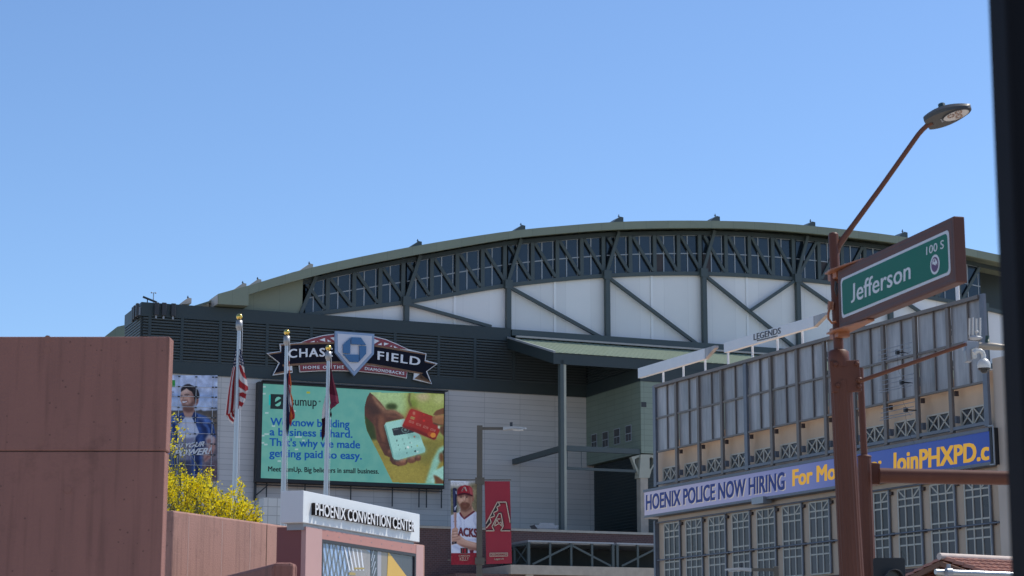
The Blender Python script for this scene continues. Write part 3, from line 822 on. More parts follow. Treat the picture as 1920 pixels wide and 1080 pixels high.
pic = [
    ([(100, 60), (600, 60), (560, 300), (300, 300), (100, 200)], (146, 176, 130), 30), ([(540, 60), (960, 60), (960, 330), (560, 330)], (136, 150, 84), 35), (dot(720, 130, 70, 40), (170, 160, 130), 22), (dot(620, 210, 40, 60), (104, 122, 52), 18),
    (dot(400, 230, 60, 36), (46, 62, 28), 12), (stroke([(585, 90), (575, 170), (600, 230)], 14), (66, 56, 34), 8), (dot(880, 150, 60, 50), (160, 170, 116), 25), ([(120, 300), (230, 380), (260, 575), (190, 575), (140, 450)], (44, 60, 30), 9),
    ([(190, 570), (960, 560), (960, 1020), (400, 1020)], (128, 120, 56), 14), ([(300, 780), (700, 840), (740, 1010), (410, 1010)], (138, 130, 62), 30), ([(620, 600), (930, 560), (820, 800), (700, 800)], (112, 110, 54), 25),
    ([(740, 1010), (820, 760), (880, 650), (940, 620), (940, 720), (880, 810), (805, 1010)], (126, 176, 164), 10), ([(812, 892), (940, 822), (940, 990), (850, 935), (835, 1012), (800, 1012)], (140, 190, 184), 5), (dot(905, 740, 26, 50), (92, 60, 36), 10), (dot(930, 690, 14, 20), (40, 34, 30), 6),
    ([(822, 918), (872, 938), (940, 995), (940, 1015), (850, 1012)], (94, 62, 40), 7),
    ([(178, 84), (145, 140), (120, 220), (120, 310), (210, 400), (240, 450), (250, 560), (300, 660), (330, 720), (382, 742), (384, 776), (412, 812), (470, 832), (540, 818), (560, 775), (500, 760), (420, 760), (385, 640), (330, 420), (345, 385), (530, 345), (470, 288), (400, 268), (345, 262), (290, 190), (215, 112)], (74, 48, 40), 2.5),
    ([(120, 200), (200, 180), (300, 280), (260, 330), (180, 300)], (58, 40, 36), 22), ([(215, 115), (345, 262), (470, 288), (400, 300), (320, 300), (240, 190)], (112, 82, 66), 14), (stroke([(210, 120), (260, 200), (330, 262)], 20), (130, 98, 80), 9),
    ([(232, 330), (320, 300), (344, 385), (326, 420), (340, 560), (310, 640), (262, 560), (232, 440)], (98, 64, 50), 18), (stroke([(300, 330), (290, 430), (320, 540)], 30), (112, 76, 60), 16), (stroke([(372, 276), (430, 276), (520, 338)], 26), (124, 90, 72), 9), (stroke([(350, 320), (420, 330), (500, 345)], 20), (104, 70, 56), 9),
    (stroke([(250, 330), (255, 460), (300, 600)], 16), (58, 36, 32), 9), (stroke([(265, 590), (310, 590), (350, 610)], 5), (56, 36, 32), 3), (dot(402, 686, 38, 30), (132, 94, 74), 6), (dot(380, 712, 20, 16), (78, 50, 42), 7),
    (dot(500, 792, 62, 34), (104, 68, 54), 4), (dot(512, 778, 34, 17), (140, 98, 78), 8), (dot(600, 768, 50, 34), (98, 64, 50), 4), (dot(615, 754, 26, 15), (132, 92, 72), 8), (dot(667, 747, 33, 34), (90, 58, 46), 4), (dot(675, 736, 16, 14), (122, 84, 66), 7), (stroke([(548, 800), (556, 770)], 8), (52, 34, 30), 4), (stroke([(645, 784), (640, 752)], 7), (52, 34, 30), 4),
    (None, 'n0.025:5', 0),
    (stroke([(330, 430), (405, 730), (440, 775), (480, 772)], 22), (40, 30, 28), 9, .6),
    ([(326, 420), (345, 390), (530, 352), (690, 520), (742, 660), (738, 690), (470, 768), (430, 762), (412, 740)], (142, 194, 192), 2), ([(326, 420), (340, 412), (428, 750), (412, 740)], (92, 142, 142), 2.5), ([(420, 700), (735, 630), (742, 690), (470, 768), (430, 764)], (124, 176, 176), 16), ([(520, 470), (690, 520), (700, 560), (600, 545)], (112, 160, 158), 14),
    ([(404, 452), (505, 432), (640, 478), (620, 492), (432, 524), (420, 515)], (38, 46, 54), 1.5), (stroke(dot(540, 464, 36, 28, 20) + [dot(540, 464, 36, 28, 20)[0]], 5), (110, 140, 140), 1.5), (dot(540, 464, 14, 12), (96, 126, 124), 2.5), (stroke([(418, 466), (470, 456)], 5), (120, 130, 136), 2),
    ([(585, 262), (605, 250), (815, 322), (885, 450), (890, 470), (850, 555), (830, 565), (515, 435), (508, 420)], (132, 36, 32), 1.5), ([(585, 262), (605, 250), (700, 284), (640, 400), (520, 420)], (148, 42, 36), 20), ([(508, 420), (515, 435), (830, 565), (850, 555), (846, 540), (640, 450)], (96, 26, 26), 8), (dot(728, 372, 16, 16, 4), (178, 40, 34), 2), (dot(728, 312, 14, 9, 4), (164, 36, 32), 2),
    ([(598, 325), (640, 338), (628, 364), (586, 350)], (152, 120, 76), 2), (stroke([(594, 338), (632, 350)], 4), (110, 84, 52), 2), (dot(628, 296, 14, 18), (170, 120, 104), 4, .8),
    (dot(792, 508, 27, 26), (146, 58, 36), 2), (dot(822, 518, 27, 26), (184, 122, 48), 2),
    ([(820, 310), (850, 270), (940, 236), (940, 305), (850, 322)], (98, 66, 48), 3), ([(808, 345), (828, 322), (940, 312), (940, 415), (865, 416), (818, 395)], (126, 90, 62), 3), (stroke([(840, 340), (900, 330), (940, 328)], 24), (150, 112, 80), 9), ([(885, 432), (940, 418), (940, 535), (890, 490)], (84, 58, 44), 6), (stroke([(822, 396), (880, 416), (940, 415)], 10), (60, 42, 34), 5), (dot(880, 438, 12, 16), (170, 190, 184), 5),
    (dot(567, 640, 16, 17, 4), (196, 212, 214), 1.5), (dot(600, 597, 12, 8, 4), (170, 206, 206), 1.5), (dot(664, 686, 13, 10, 4), (180, 206, 206), 1.5), (dot(640, 680, 11, 12, 4), (36, 44, 48), 1.5), (dot(632, 534, 8), (150, 84, 70), 3), (dot(660, 626, 7), (150, 170, 90), 3),
]
layer_pic = paint('picture', MF, z12, (110, 80, 936, 1014), 190, 214, DS + .012, (128, 140, 80), pic, print_mat('screen_picture', .60), scr, clip=edge + [(931, 1010), (932, 95)], grain=.03)
M['dead'] = screen('screen_dead', 150, 180, 184)
for dp_ in [[zE(x, y), zE(x + w_, y), zE(x + w_, y + 16), zE(x, y + 16)] for x, y, w_ in ((68, 48, 32), (68, 120, 32), (95, 320, 35), (52, 556, 36), (88, 540, 46), (52, 630, 34), (86, 648, 34), (410, 570, 66), (165, 456, 34), (405, 698, 34), (225, 820, 34), (385, 300, 28), (480, 606, 28))]: layer('dead_pixels', M['dead'], [dp_], 8)
layer('dead_pixels', screen('screen_yellow', 150, 158, 60), [[zE(526, 106), zE(562, 106), zE(562, 126), zE(526, 126)]], 8)
blue = screen('screen_blue', 18, 78, 152); ink = screen('screen_ink', 30, 42, 46)
def stext(body, x0, base, x1, cap, m, zz, i=8, bold=.022, slope=.035, name='lettering', par=None):
    bb = MB(); dy = (x1 - x0) * slope
    letters(bb, MF, body, [zz(x0, base - cap), zz(x1, base - cap + dy), zz(x1, base + dy), zz(x0, base)], DS, DS + .006 * i, bold=bold)
    return bb.build(name, m, par or scr)
for tx, x0, ba, x1 in (('We know building', 150, 457, 972), ('a business is hard.', 143, 560, 1003), ("That's why we made", 140, 668, 1082), ('getting paid so easy.', 138, 782, 1100)):
    stext(tx, x0, ba, x1, 78, blue, zE, slope=.03)
stext('Meet SumUp. Big believers in small business.', 140, 928, 820, 30, ink, z4, slope=.022)
stext('sumup', 362, 249, 632, 88, ink, zE, bold=.012, slope=.03)
stext('®', 650, 216, 674, 16, ink, zE, bold=0)
layer('logo_shade', screen('screen_cyan', 28, 165, 165), [[zE(135, 140), zE(160, 138), zE(160, 250), zE(133, 246)]], 7)
layer('logo', ink, [[zE(152, 131), zE(310, 137), zE(308, 291), zE(150, 284)]], 8)
layer('logo_mark', screen('screen_logo_mark', 100, 170, 160), [[zE(*p_) for p_ in ((198, 215), (200, 185), (215, 165), (235, 160), (252, 166), (260, 176))], [zE(*p_) for p_ in ((258, 208), (257, 235), (243, 255), (222, 260), (205, 254), (197, 245))]], 9)
rn = random.Random(3)
kp = MB()
for i_, ch_ in enumerate(('1', '2', '3', '4', '5', '6', '7', '8', '9', '0')):
    r_, c_ = divmod(i_, 3)
    if ch_ == '0': r_, c_ = 3, 1
    x, y = 455 + c_ * 60 + r_ * 14, 573 - c_ * 13 + r_ * 46
    letters(kp, MF, ch_, [z12(x - 5, y - 9), z12(x + 5, y - 11), z12(x + 5, y + 8), z12(x - 5, y + 10)], DS, DS + .05, bold=.01)
kp.build('keypad_numbers', screen('screen_key', 70, 96, 98), scr)
b = MB()
for i_ in range(4):
    x, y = 575 + i_ * 73, 373 + i_ * 27
    letters(b, MF, ('0123', '4567', '4567', '0123')[0] if False else '0123', [z12(x + 48, y + 30), z12(x, y + 14), z12(x + 6, y - 8), z12(x + 54, y + 8)], DS, DS + .075, bold=0)
b.build('card_numbers', screen('screen_card_digits', 160, 110, 104), scr)
b = MB()
for px in (500, 572, 658, 736, 786, 800, 828):
    s = MF.hit(px, 912, .6)[0]; b.box(MF, s - .06, s + .06, zb0 - 2.2, zb0 - .001, .5, .62)
b.box(MF, s0, s1, zb0 - .30, zb0 - .18, .45, .7)
b.bar(MF.P(s0 + .1, zb0 - 1.6, .2), MF.P(s0 + 1.6, zb0 - .2, .8), .12, .12); b.box(MF, s0 + .05, s0 + .3, zb0 - 2, zb0 - .002, .1, .4)
b.build('support', M['dark_metal'], vb)
b = MB(); b.box(MF, s0 + .4, s1 + .25, ztm + .04, ztm + .18, .9, 1.7); b.build('top_rail', M['dark_metal'], vb)
# ================================================================== ARENA SIGN
sg = thing('arena_sign', 'ribbon shaped arena name sign with pale blue home plate on the dark louvers', 'sign', MF.P(0, 35.4, 0))
z5 = Z(490, 610, 5.486)
P5 = lambda *pts: [z5(*p_) for p_ in pts]
def sl5(name, m, groups, d0, d1):
    bb = MB()
    for pts in groups: bb.poly(MF, pts, d0, d1)
    return bb.build(name, m, sg)
sw = mat('sign_white', (.86, .86, .86), .6, spec=.2); snavy = mat('sign_navy', (.010, .011, .020), .7, spec=.15); sbr = mat('sign_bronze', (.23, .115, .055), .5); sred = mat('sign_red', (.27, .045, .055), .5)
sl5('outline', sw, [P5((190, 190), (300, 184), (400, 176), (450, 155), (520, 130), (640, 100), (765, 85), (960, 88), (1160, 112), (1280, 142), (1400, 192), (1510, 245), (1698, 290), (1690, 358), (1815, 393), (1705, 475), (1756, 604), (1564, 557), (1574, 491), (1502, 475), (1496, 546), (1300, 506), (1000, 476), (800, 469), (600, 471), (395, 482), (387, 410), (316, 414), (322, 487), (116, 516), (181, 385), (56, 286), (198, 265))], .3, .55)
sl5('ribbon', snavy, [P5((205, 205), (400, 195), (600, 190), (960, 192), (1160, 212), (1400, 252), (1688, 303), (1680, 372), (1796, 400), (1694, 474), (1742, 592), (1580, 545), (1640, 495), (1400, 445), (1160, 402), (960, 382), (765, 376), (500, 388), (232, 404), (238, 470), (130, 503), (192, 385), (72, 292), (205, 272))], .551, .60)
sl5('bronze_trim', sbr, [P5((197, 195), (400, 183), (600, 176), (960, 176), (1160, 200), (1400, 240), (1690, 293), (1688, 306), (1400, 257), (1160, 217), (960, 193), (600, 192), (400, 198), (203, 209)),
                         P5((219, 402), (500, 384), (765, 372), (960, 378), (1160, 398), (1400, 440), (1665, 490), (1575, 545), (1745, 594), (1744, 582), (1610, 540), (1640, 500), (1400, 458), (1160, 416), (960, 396), (765, 390), (500, 402), (310, 416), (240, 424), (219, 420)),
                         P5((70, 291), (205, 270), (206, 282), (92, 301)), P5((130, 504), (236, 488), (316, 478), (314, 462), (240, 470), (140, 490)), P5((1682, 368), (1800, 397), (1780, 402), (1682, 380))], .601, .64)
sl5('lower_ribbon', sred, [P5((396, 402), (600, 392), (800, 392), (1000, 402), (1300, 440), (1498, 477), (1490, 538), (1300, 499), (1000, 469), (800, 462), (600, 464), (401, 474))], .601, .63)
for ra_ in [P5((412, 176), (520, 138), (640, 108), (765, 93), (765, 172), (600, 175), (500, 180)), P5((1160, 120), (1280, 150), (1400, 200), (1500, 246), (1400, 238), (1160, 203))]: sl5('red_arch', sred, [ra_], .551, .62)
for tri_ in [P5((498, 173), (548, 158), (548, 172)), P5((568, 168), (580, 166), (582, 172)), P5((598, 150), (655, 130), (657, 168)), P5((680, 145), (718, 166), (682, 168)), P5((708, 128), (765, 118), (765, 168)), P5((1160, 140), (1215, 160), (1160, 192)), P5((1196, 200), (1238, 178), (1238, 205)), P5((1262, 176), (1312, 190), (1262, 208)), P5((1320, 214), (1345, 206), (1342, 222)), P5((1362, 212), (1405, 232), (1366, 230))]: sl5('arch_window', sw, [tri_], .621, .64)
sl5('home_plate', mat('sign_pale_blue', (.27, .37, .52), .5), [P5((760, 59), (1163, 88), (1158, 296), (957, 520), (761, 279))], .58, 1.0)
sl5('plate_face', mat('sign_plate_white', (.66, .67, .72), .5), [P5((786, 84), (1138, 109), (1133, 284), (957, 474), (788, 266))], 1.001, 1.08)
cb_ = mat('sign_mid_blue', (.065, .15, .28), .2, .3)
for pts in (((842, 197), (917, 127), (915, 290), (842, 285)), ((925, 122), (1026, 126), (1079, 203), (926, 194)), ((1010, 210), (1081, 213), (1078, 292), (1010, 368)), ((843, 297), (1004, 302), (1003, 378), (914, 375))):
    sl5('emblem_bar', cb_, [P5(*pts)], 1.081, 1.3)
def s5t(body, TL, TR, BR, BL, bold=.02, sp=1.15, arch=0, m=sw, name='lettering'):
    bb = MB(); letters(bb, MF, body, P5(TL, TR, BR, BL), .64, .72, bold=bold, space=sp, arch=arch); return bb.build(name, m, sg)
s5t('CHASE', (278, 249), (735, 236), (735, 320), (278, 335), arch=.06)
s5t('FIELD', (1197, 266), (1640, 334), (1632, 415), (1195, 350), arch=.03)
s5t('HOME OF THE', (431, 419), (850, 412), (850, 444), (431, 448), sp=1.35, bold=.02)
s5t('DIAMONDBACKS', (1066, 428), (1472, 480), (1470, 510), (1064, 457), sp=1.2, bold=.02)
# ================================================================== WALL MURAL
mu_ = thing('wall_mural', 'tall photo banner of a smiling man in a blue shirt on the stadium wall', 'mural', MF.P(-20, 23, 0))
zM = Z(310, 700, 5.4)
def PM(*pts): return [zM(*p_) for p_ in pts]
mural_print = paint('print', MF, zM, (-95, 20, 528, 1092), 160, 276, .152, (196, 206, 230), [
    ([(-95, 200), (528, 215), (528, 300), (-95, 300)], (160, 182, 218), 30), ([(-95, 270), (528, 285), (528, 385), (-95, 380)], (186, 198, 220), 22),
    ([(-95, 375), (320, 378), (360, 368), (380, 380), (528, 374), (528, 1100), (-95, 1100)], (92, 86, 82), 4), ([(-95, 420), (528, 420), (528, 560), (-95, 560)], (120, 104, 88), 25),
    ([(-95, 590), (528, 590), (528, 1100), (-95, 1100)], (128, 116, 122), 20), (None, 'n0.05:14', 0),
    ([(-60, 470), (60, 430), (170, 400), (300, 395), (420, 440), (485, 500), (510, 640), (485, 760), (400, 700), (350, 760), (378, 1000), (380, 1100), (-80, 1100)], (58, 88, 148), 3),
    ([(-60, 480), (60, 436), (150, 415), (120, 500), (60, 560), (-60, 600)], (84, 116, 178), 18), ([(300, 405), (420, 446), (470, 500), (440, 520), (340, 470)], (96, 128, 190), 14),
    (stroke([(350, 470), (400, 560), (410, 690), (360, 760)], 50), (28, 42, 84), 14, .8), (stroke([(300, 640), (320, 800), (330, 1000), (330, 1090)], 46), (26, 38, 74), 12, .85),
    (stroke([(430, 500), (470, 580), (480, 700)], 22), (24, 36, 72), 9, .8), (stroke([(80, 500), (110, 620), (118, 800), (90, 1000)], 34), (30, 46, 88), 12, .8),
    (stroke([(20, 560), (50, 700), (30, 900)], 26), (88, 120, 180), 12, .7), (stroke([(370, 800), (360, 950), (372, 1080)], 24), (86, 116, 176), 8, .7), (stroke([(380, 500), (440, 560), (450, 650)], 16), (104, 136, 196), 8, .8),
    ([(-60, 430), (500, 430), (500, 1090), (-60, 1090)], 'n0.06:9', 6),
    ([(130, 505), (190, 440), (280, 440), (342, 600), (300, 655), (262, 790), (258, 912), (140, 920), (128, 700), (122, 600)], (206, 212, 228), 3),
    (stroke([(200, 470), (215, 560), (250, 640)], 10), (166, 172, 196), 6), (stroke([(150, 560), (230, 600), (320, 620)], 12), (172, 178, 200), 7), (stroke([(160, 480), (150, 580), (160, 650)], 14), (176, 184, 206), 6),
    ([(135, 655), (300, 650), (262, 790), (258, 915), (136, 920)], (142, 140, 160), 9), (stroke([(160, 680), (230, 760), (250, 900)], 16), (110, 108, 130), 9),
    ([(135, 880), (262, 880), (270, 1090), (120, 1090)], (70, 72, 96), 12),
    ([(176, 345), (290, 340), (298, 420), (255, 450), (190, 442)], (188, 146, 130), 3), ([(176, 345), (285, 335), (290, 385), (230, 400), (180, 378)], (122, 86, 76), 9),
    ([(290, 388), (334, 428), (300, 505), (268, 440)], (40, 62, 112), 3), ([(182, 402), (200, 442), (150, 505), (116, 430)], (46, 70, 122), 3),
    ([(318, 250), (340, 246), (334, 300), (308, 334), (300, 300)], (176, 128, 114), 3), ([(320, 270), (332, 266), (326, 298), (314, 306)], (120, 82, 74), 3),
    ([(152, 222), (160, 185), (215, 146), (272, 168), (298, 230), (304, 296), (268, 340), (210, 350), (172, 328), (156, 286), (148, 262)], (208, 166, 148), 2.5),
    ([(250, 190), (300, 200), (308, 300), (268, 345), (222, 350), (262, 300)], (158, 112, 98), 14), ([(166, 168), (215, 150), (250, 170), (215, 196), (170, 200)], (226, 188, 170), 9),
    ([(152, 262), (170, 252), (180, 272), (160, 284)], (226, 180, 160), 5), (stroke([(176, 222), (166, 250), (158, 266)], 8), (228, 188, 168), 4), (stroke([(186, 232), (180, 262), (170, 274)], 7), (158, 110, 96), 4),
    (dot(222, 262, 20, 15), (222, 170, 150), 9), (stroke([(196, 268), (228, 282), (236, 302)], 7), (144, 98, 86), 5),
    ([(163, 320), (178, 306), (225, 318), (262, 298), (294, 268), (304, 300), (268, 344), (208, 354), (176, 338)], (112, 80, 72), 8, .8), (stroke([(160, 278), (195, 274), (228, 268)], 9), (126, 88, 78), 5, .7),
    ([(162, 284), (222, 276), (226, 290), (196, 306), (170, 302)], (128, 66, 62), 3), ([(166, 286), (219, 280), (218, 290), (192, 299), (170, 296)], (240, 236, 234), 2),
    (stroke([(154, 228), (174, 221)], 8), (64, 46, 44), 3), (stroke([(194, 220), (218, 211), (244, 216)], 9), (62, 46, 44), 3), (stroke([(158, 240), (172, 237)], 6), (74, 54, 52), 2.5), (stroke([(204, 232), (232, 226)], 7), (74, 54, 52), 2.5),
    ([(156, 190), (160, 152), (186, 124), (212, 110), (244, 106), (262, 118), (300, 136), (330, 168), (344, 206), (346, 242), (326, 262), (316, 254), (306, 300), (292, 262), (288, 226), (268, 186), (240, 172), (215, 152), (186, 170)], (44, 38, 42), 3),
    (stroke([(176, 150), (210, 124), (250, 122)], 9), (92, 80, 80), 6), (stroke([(280, 150), (316, 184), (326, 220)], 9), (80, 70, 72), 6), (stroke([(210, 140), (250, 146), (280, 180)], 7), (20, 18, 22), 5),
    ([(385, 830), (430, 780), (462, 650), (500, 640), (505, 760), (465, 850), (400, 905)], (188, 142, 132), 5), (stroke([(430, 800), (470, 720), (490, 660)], 16), (216, 176, 164), 8), (stroke([(400, 880), (440, 830), (480, 780)], 12), (120, 82, 78), 7),
    ([(405, 665), (440, 612), (495, 640), (485, 700), (425, 745)], (208, 190, 190), 10), (dot(440, 690, 22, 30), (150, 110, 106), 10),
    ([(390, 930), (520, 900), (520, 1090), (380, 1090)], (104, 78, 84), 22), ([(380, 900), (520, 900), (520, 1090), (380, 1090)], 'n0.10:8', 10),
    ([(-20, 66), (101, 70), (98, 138), (-20, 134)], (66, 158, 72), 1.2), ([(56, 186), (86, 187), (86, 194), (56, 193)], (90, 90, 104), 1.5),
    ], print_mat('mural_print'), mu_, grain=.03)
bb = MB(); letters(bb, MF, 'A', PM((60, 92), (72, 92), (70, 115), (58, 115)), .15, .22, bold=.03); bb.build('lettering', M['white_paint'], mu_)
bb = MB(); letters(bb, MF, 'ASH YOUR', PM((32, 728), (400, 688), (390, 738), (22, 770)), .15, .26, bold=.03, shear=.25); bb.build('lettering', M['white_paint'], mu_)
bb = MB(); letters(bb, MF, 'POWER!', PM((95, 780), (470, 752), (458, 812), (85, 846)), .15, .26, bold=.035, shear=.25); bb.build('lettering', M['white_paint'], mu_)
bb = MB()
for y in (128, 228, 333, 438, 490, 600, 705, 815, 920, 1020): bb.stripx(MF, zM(-90, y - 4), zM(522 - y * .025, y + 14), .035, .15, .27)
for x in (143, 316, 486): bb.stripx(MF, zM(x, 28), zM(x - 26, 1090), .035, .15, .272)
bb.build('tension_cable', mat('mural_cable', (.62, .64, .68), .5), mu_)
bb = MB()
for y in (28, 130, 231, 340, 440, 492, 605, 705, 815):
    for x in (143, 316, 486, 519):
        a = zM(x - y * .025 - 12, y + x * .02 - 6); c_ = zM(x - y * .025 + 10, y + x * .02 + 8)
        q = MF.hits([a, c_], .28); bb.box(MF, q[0][0], q[1][0], q[1][1], q[0][1], .273, .29)
bb.build('clamp', M['dark_metal'], mu_)
# ================================================================== TAN BUILDING
HS = 29.4                                        # length of the front; twelve bays
tb_ = thing('tan_building', 'tan stucco corner building with twelve tall latticed windows', 'building', AF.P(HS / 2, 0, 0))
M['stucco'] = mat('tan_stucco', (.60, .44, .31), .85, var=.10, vscale=.6, bump=.15, bscale=30, stretch=(1, 1, .35))
M['stucco_light'] = mat('tan_stucco_pier', (.60, .48, .38), .85, var=.08, vscale=.5, bump=.1, bscale=30)
M['bluegrey'] = mat('blue_grey_steel', (.155, .165, .19), .45, .2, var=.15, vscale=2)
M['brown_steel'] = mat('brown_grey_steel', (.185, .155, .135), .5, .1, var=.15, vscale=1)
M['sheet'] = mat('galvanised_sheet', (.345, .322, .315), .42, .25, var=.42, vscale=1.3, stretch=(1, 1, .2), each=.16, grid=(AF.u, .3, 0, .012, .85))  # bright vertical streaks put reflections into the sheet colour
M['lattice'] = mat('cream_lattice', (.55, .50, .41), .55, var=.05, vscale=2)
M['win_grey'] = mat('grey_window_glass', (.055, .051, .055), .3, each=.4, var=.35, vscale=.5, spec=.4)
M['bracket'] = mat('rusty_dark_bracket', (.06, .038, .034), .6)
bay = HS / 12
b = MB(); b.box(AF, -.7, HS + .2, 0, 14.55, -26, 0); b.build('wall', M['stucco'], tb_)
b = MB(); b.box(AF, -.68, HS + .14, 0, 6.5, .0, .12); b.build('brick_base', M['brick_A'], tb_)
b = MB()
for z0, z1, d1 in ((11.75, 12.0, .10), (10.22, 10.4, .06)):
    b.box(AF, -.69, HS + .1, z0, z1, 0, d1)
b.build('string_course', M['stucco_light'], tb_)
b = MB(); b.box(AF, -.9, -.71, 0, 10.3, -.1, .25); b.build('corner_post', M['bluegrey'], tb_)
WZ0, WZ1 = 6.62, 10.06
for i in range(12):
    a = i * bay + .03; c_ = a + 1.68
    w_ = MB(); w_.box(AF, a, c_, WZ0, WZ1, .001, .05)
    wn_ = w_.build('window', M['win_grey'], tb_)
    l_ = MB(); t_ = .035
    d0, d1 = .05, .09
    for f_ in (0, 1 / 3, 2 / 3, 1): 
        x = a + (c_ - a) * f_; l_.box(AF, x - t_, x + t_, WZ0, WZ1, d0, d1)
    for zf in (6.62, 7.55, 7.95, 8.35, 9.3, 9.62, WZ1): l_.box(AF, a, c_, zf - t_, zf + t_, d0, d1 - .012)
    l_.strip(AF, (a, WZ1), (a + (c_ - a) / 3, 9.64), .07, d0, d1 - .02); l_.strip(AF, (c_, WZ1), (c_ - (c_ - a) / 3, 9.64), .07, d0, d1 - .02)
    l_.build('lattice', M['lattice'], wn_)
    p_ = MB(); p_.box(AF, c_ + .05, c_ + .14, 6.6, 10.2, .05, .12); p_.build('steel_post', M['bluegrey'], tb_)
    for zf in (8.1, 9.95): k_ = MB(); k_.box(AF, c_ + .141, c_ + .36, zf - .08, zf + .08, .02, .13); k_.build('bracket', M['bracket'], tb_)
b = MB()
for z in (8.1, 10.16): b.tube([AF.P(-.6, z, .17), AF.P(HS, z, .17)], .04, 8)
b.build('rail', M['bluegrey'], tb_)
for i in range(12):                             # small windows with crossed bars under the sheet screen
    a = i * bay + .06; c_ = a + 1.66
    w_ = MB(); w_.box(AF, a, c_, 12.38, 13.12, .001, .05)
    wn_ = w_.build('vent_window', M['win_grey'], tb_)
    l_ = MB()
    mx = (a + c_) / 2
    for x in (a, mx, c_): l_.box(AF, x - .035, x + .035, 12.38, 13.12, .05, .12)
    for z in (12.38, 13.12): l_.box(AF, a, c_, z - .035, z + .035, .05, .11)
    for p_, q_ in (((a, 12.38), (mx, 13.12)), ((mx, 12.38), (a, 13.12)), ((mx, 12.38), (c_, 13.12)), ((c_, 12.38), (mx, 13.12))): l_.strip(AF, p_, q_, .06, .05, .1)
    l_.build('lattice', M['lattice'], wn_)
q = AF.hits([(1853, 667), (1887, 669)], .9)
b = MB(); b.box(AF, HS + .15, HS + 1.9, 0, q[0][1], -1.2, .3); b.build('corner_pier', M['stucco_light'], tb_, bevel=.03)
b = MB(); b.box(AF, HS + .201, HS + 1.85, 0, 14.5, -22, -1.201); b.build('end_wall', M['stucco_light'], tb_)
b = MB(); q = AF.hits([(1412, 930), (1434, 943)], .7); b.box(AF, q[0][0], q[1][0], q[1][1], q[0][1] - .1, .3, .8); b.build('equipment_box', M['grey_metal'], tb_)
# ------------------------------------------------------------------ sheet metal screen
sc = thing('metal_screen', 'streaked grey sheet metal screen wall hung over the tan building front', 'screen wall', AF.P(HS / 2, 12, .5))
ZT, ZM_, ZP, ZL = 17.70, 15.88, 14.02, 12.2
for i in range(12):
    a, c_ = i * bay, (i + 1) * bay
    rn = random.Random(i)
    for z0, z1 in ((ZP, ZM_), (ZM_, ZT)):
        p_ = MB(); tw = rn.uniform(-.03, .03)
        q4 = [AF.P(a + .12, z0 + .03, .45 + tw), AF.P(c_ - .12, z0 + .03, .45 - tw), AF.P(c_ - .12, z1 - .05, .45 - tw), AF.P(a + .12, z1 - .05, .45 + tw)]
        p_.hexa([q4[0], q4[1], q4[1] - AF.n * .05, q4[0] - AF.n * .05, q4[3], q4[2], q4[2] - AF.n * .05, q4[3] - AF.n * .05])
        p_.build('sheet_panel', M['sheet'], sc)
    p_ = MB(); mx = (a + c_) / 2 + .12; p_.box(AF, mx - .04, mx + .04, ZP, ZT - .1, .47, .53); p_.build('mullion', M['brown_steel'], sc)
for i in range(13):
    x = i * bay
    wd = .15 if i in (0, 4, 12) else .11
    p_ = MB(); p_.box(AF, x - wd, x + wd, ZL - .1, ZT + (.02 if i != 12 else .06), .46, .60); p_.build('post', M['bluegrey'] if i in (0, 4, 12) else M['brown_steel'], sc)
    if i not in (0, 12):
        k_ = MB(); k_.box(AF, x + wd, x + wd + .13, 12.5, 12.8, .3, .5); k_.build('bracket', M['bluegrey'], sc)
        k_ = MB(); k_.box(AF, x + wd, x + wd + .12, 13.68, 13.9, .30, .45); k_.build('bracket', M['bracket'], sc)
b = MB(); b.box(AF, .16, HS - .16, ZT - .12, ZT + .04, .40, .68); b.build('top_rail', M['brown_steel'], sc)
b = MB(); b.box(AF, .16, HS - .16, ZM_ - .05, ZM_ + .05, .46, .55); b.build('mid_rail', M['brown_steel'], sc)
b = MB(); b.box(AF, .16, HS - .16, ZP - .06, ZP + .03, .43, .57); b.build('panel_sill', M['brown_steel'], sc)
b = MB(); b.box(AF, .16, HS - .16, ZL - .02, ZL + .12, .45, .59); b.build('bottom_rail', M['bluegrey'], sc)
# ------------------------------------------------------------------ lit message ribbon
lb = thing('message_board', 'long lit ribbon display with recruiting message wrapping the tan building corner', 'display', AF.P(HS / 2, 10.3, 1))
LD = .62
LZ1 = (AF.hit(1300, 900, LD)[1] + AF.hit(1855, 813, LD)[1]) / 2; LZ0 = (AF.hit(1300, 955.5, LD)[1] + AF.hit(1855, 867, LD)[1]) / 2
LL = AF.hit(1210, 945, LD - .3)[0]; LR = AF.hit(1857, 840, LD)[0]
RC = .6
path = []
for k in range(9):
    t = R(180 - 90 * k / 8)
    path.append((LL + RC + RC * math.cos(t), LD - RC + RC * math.sin(t)))
lp = [(path[0][0], -3.0)] + path + [(LR, LD)]
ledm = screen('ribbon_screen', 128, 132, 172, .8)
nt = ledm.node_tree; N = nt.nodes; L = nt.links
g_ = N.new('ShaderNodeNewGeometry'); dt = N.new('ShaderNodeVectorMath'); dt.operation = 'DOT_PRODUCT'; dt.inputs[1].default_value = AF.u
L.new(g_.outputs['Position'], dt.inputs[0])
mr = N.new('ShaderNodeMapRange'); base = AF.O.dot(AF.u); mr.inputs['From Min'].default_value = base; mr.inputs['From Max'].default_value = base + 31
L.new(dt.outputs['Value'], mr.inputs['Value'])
cr = N.new('ShaderNodeValToRGB')  # viewing-angle fade of the display put into its emission colour
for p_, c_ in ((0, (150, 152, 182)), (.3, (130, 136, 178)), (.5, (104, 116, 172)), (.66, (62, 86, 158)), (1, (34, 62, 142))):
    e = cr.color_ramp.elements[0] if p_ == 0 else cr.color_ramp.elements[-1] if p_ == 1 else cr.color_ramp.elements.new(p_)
    e.position = p_; e.color = (*lin(*c_), 1)
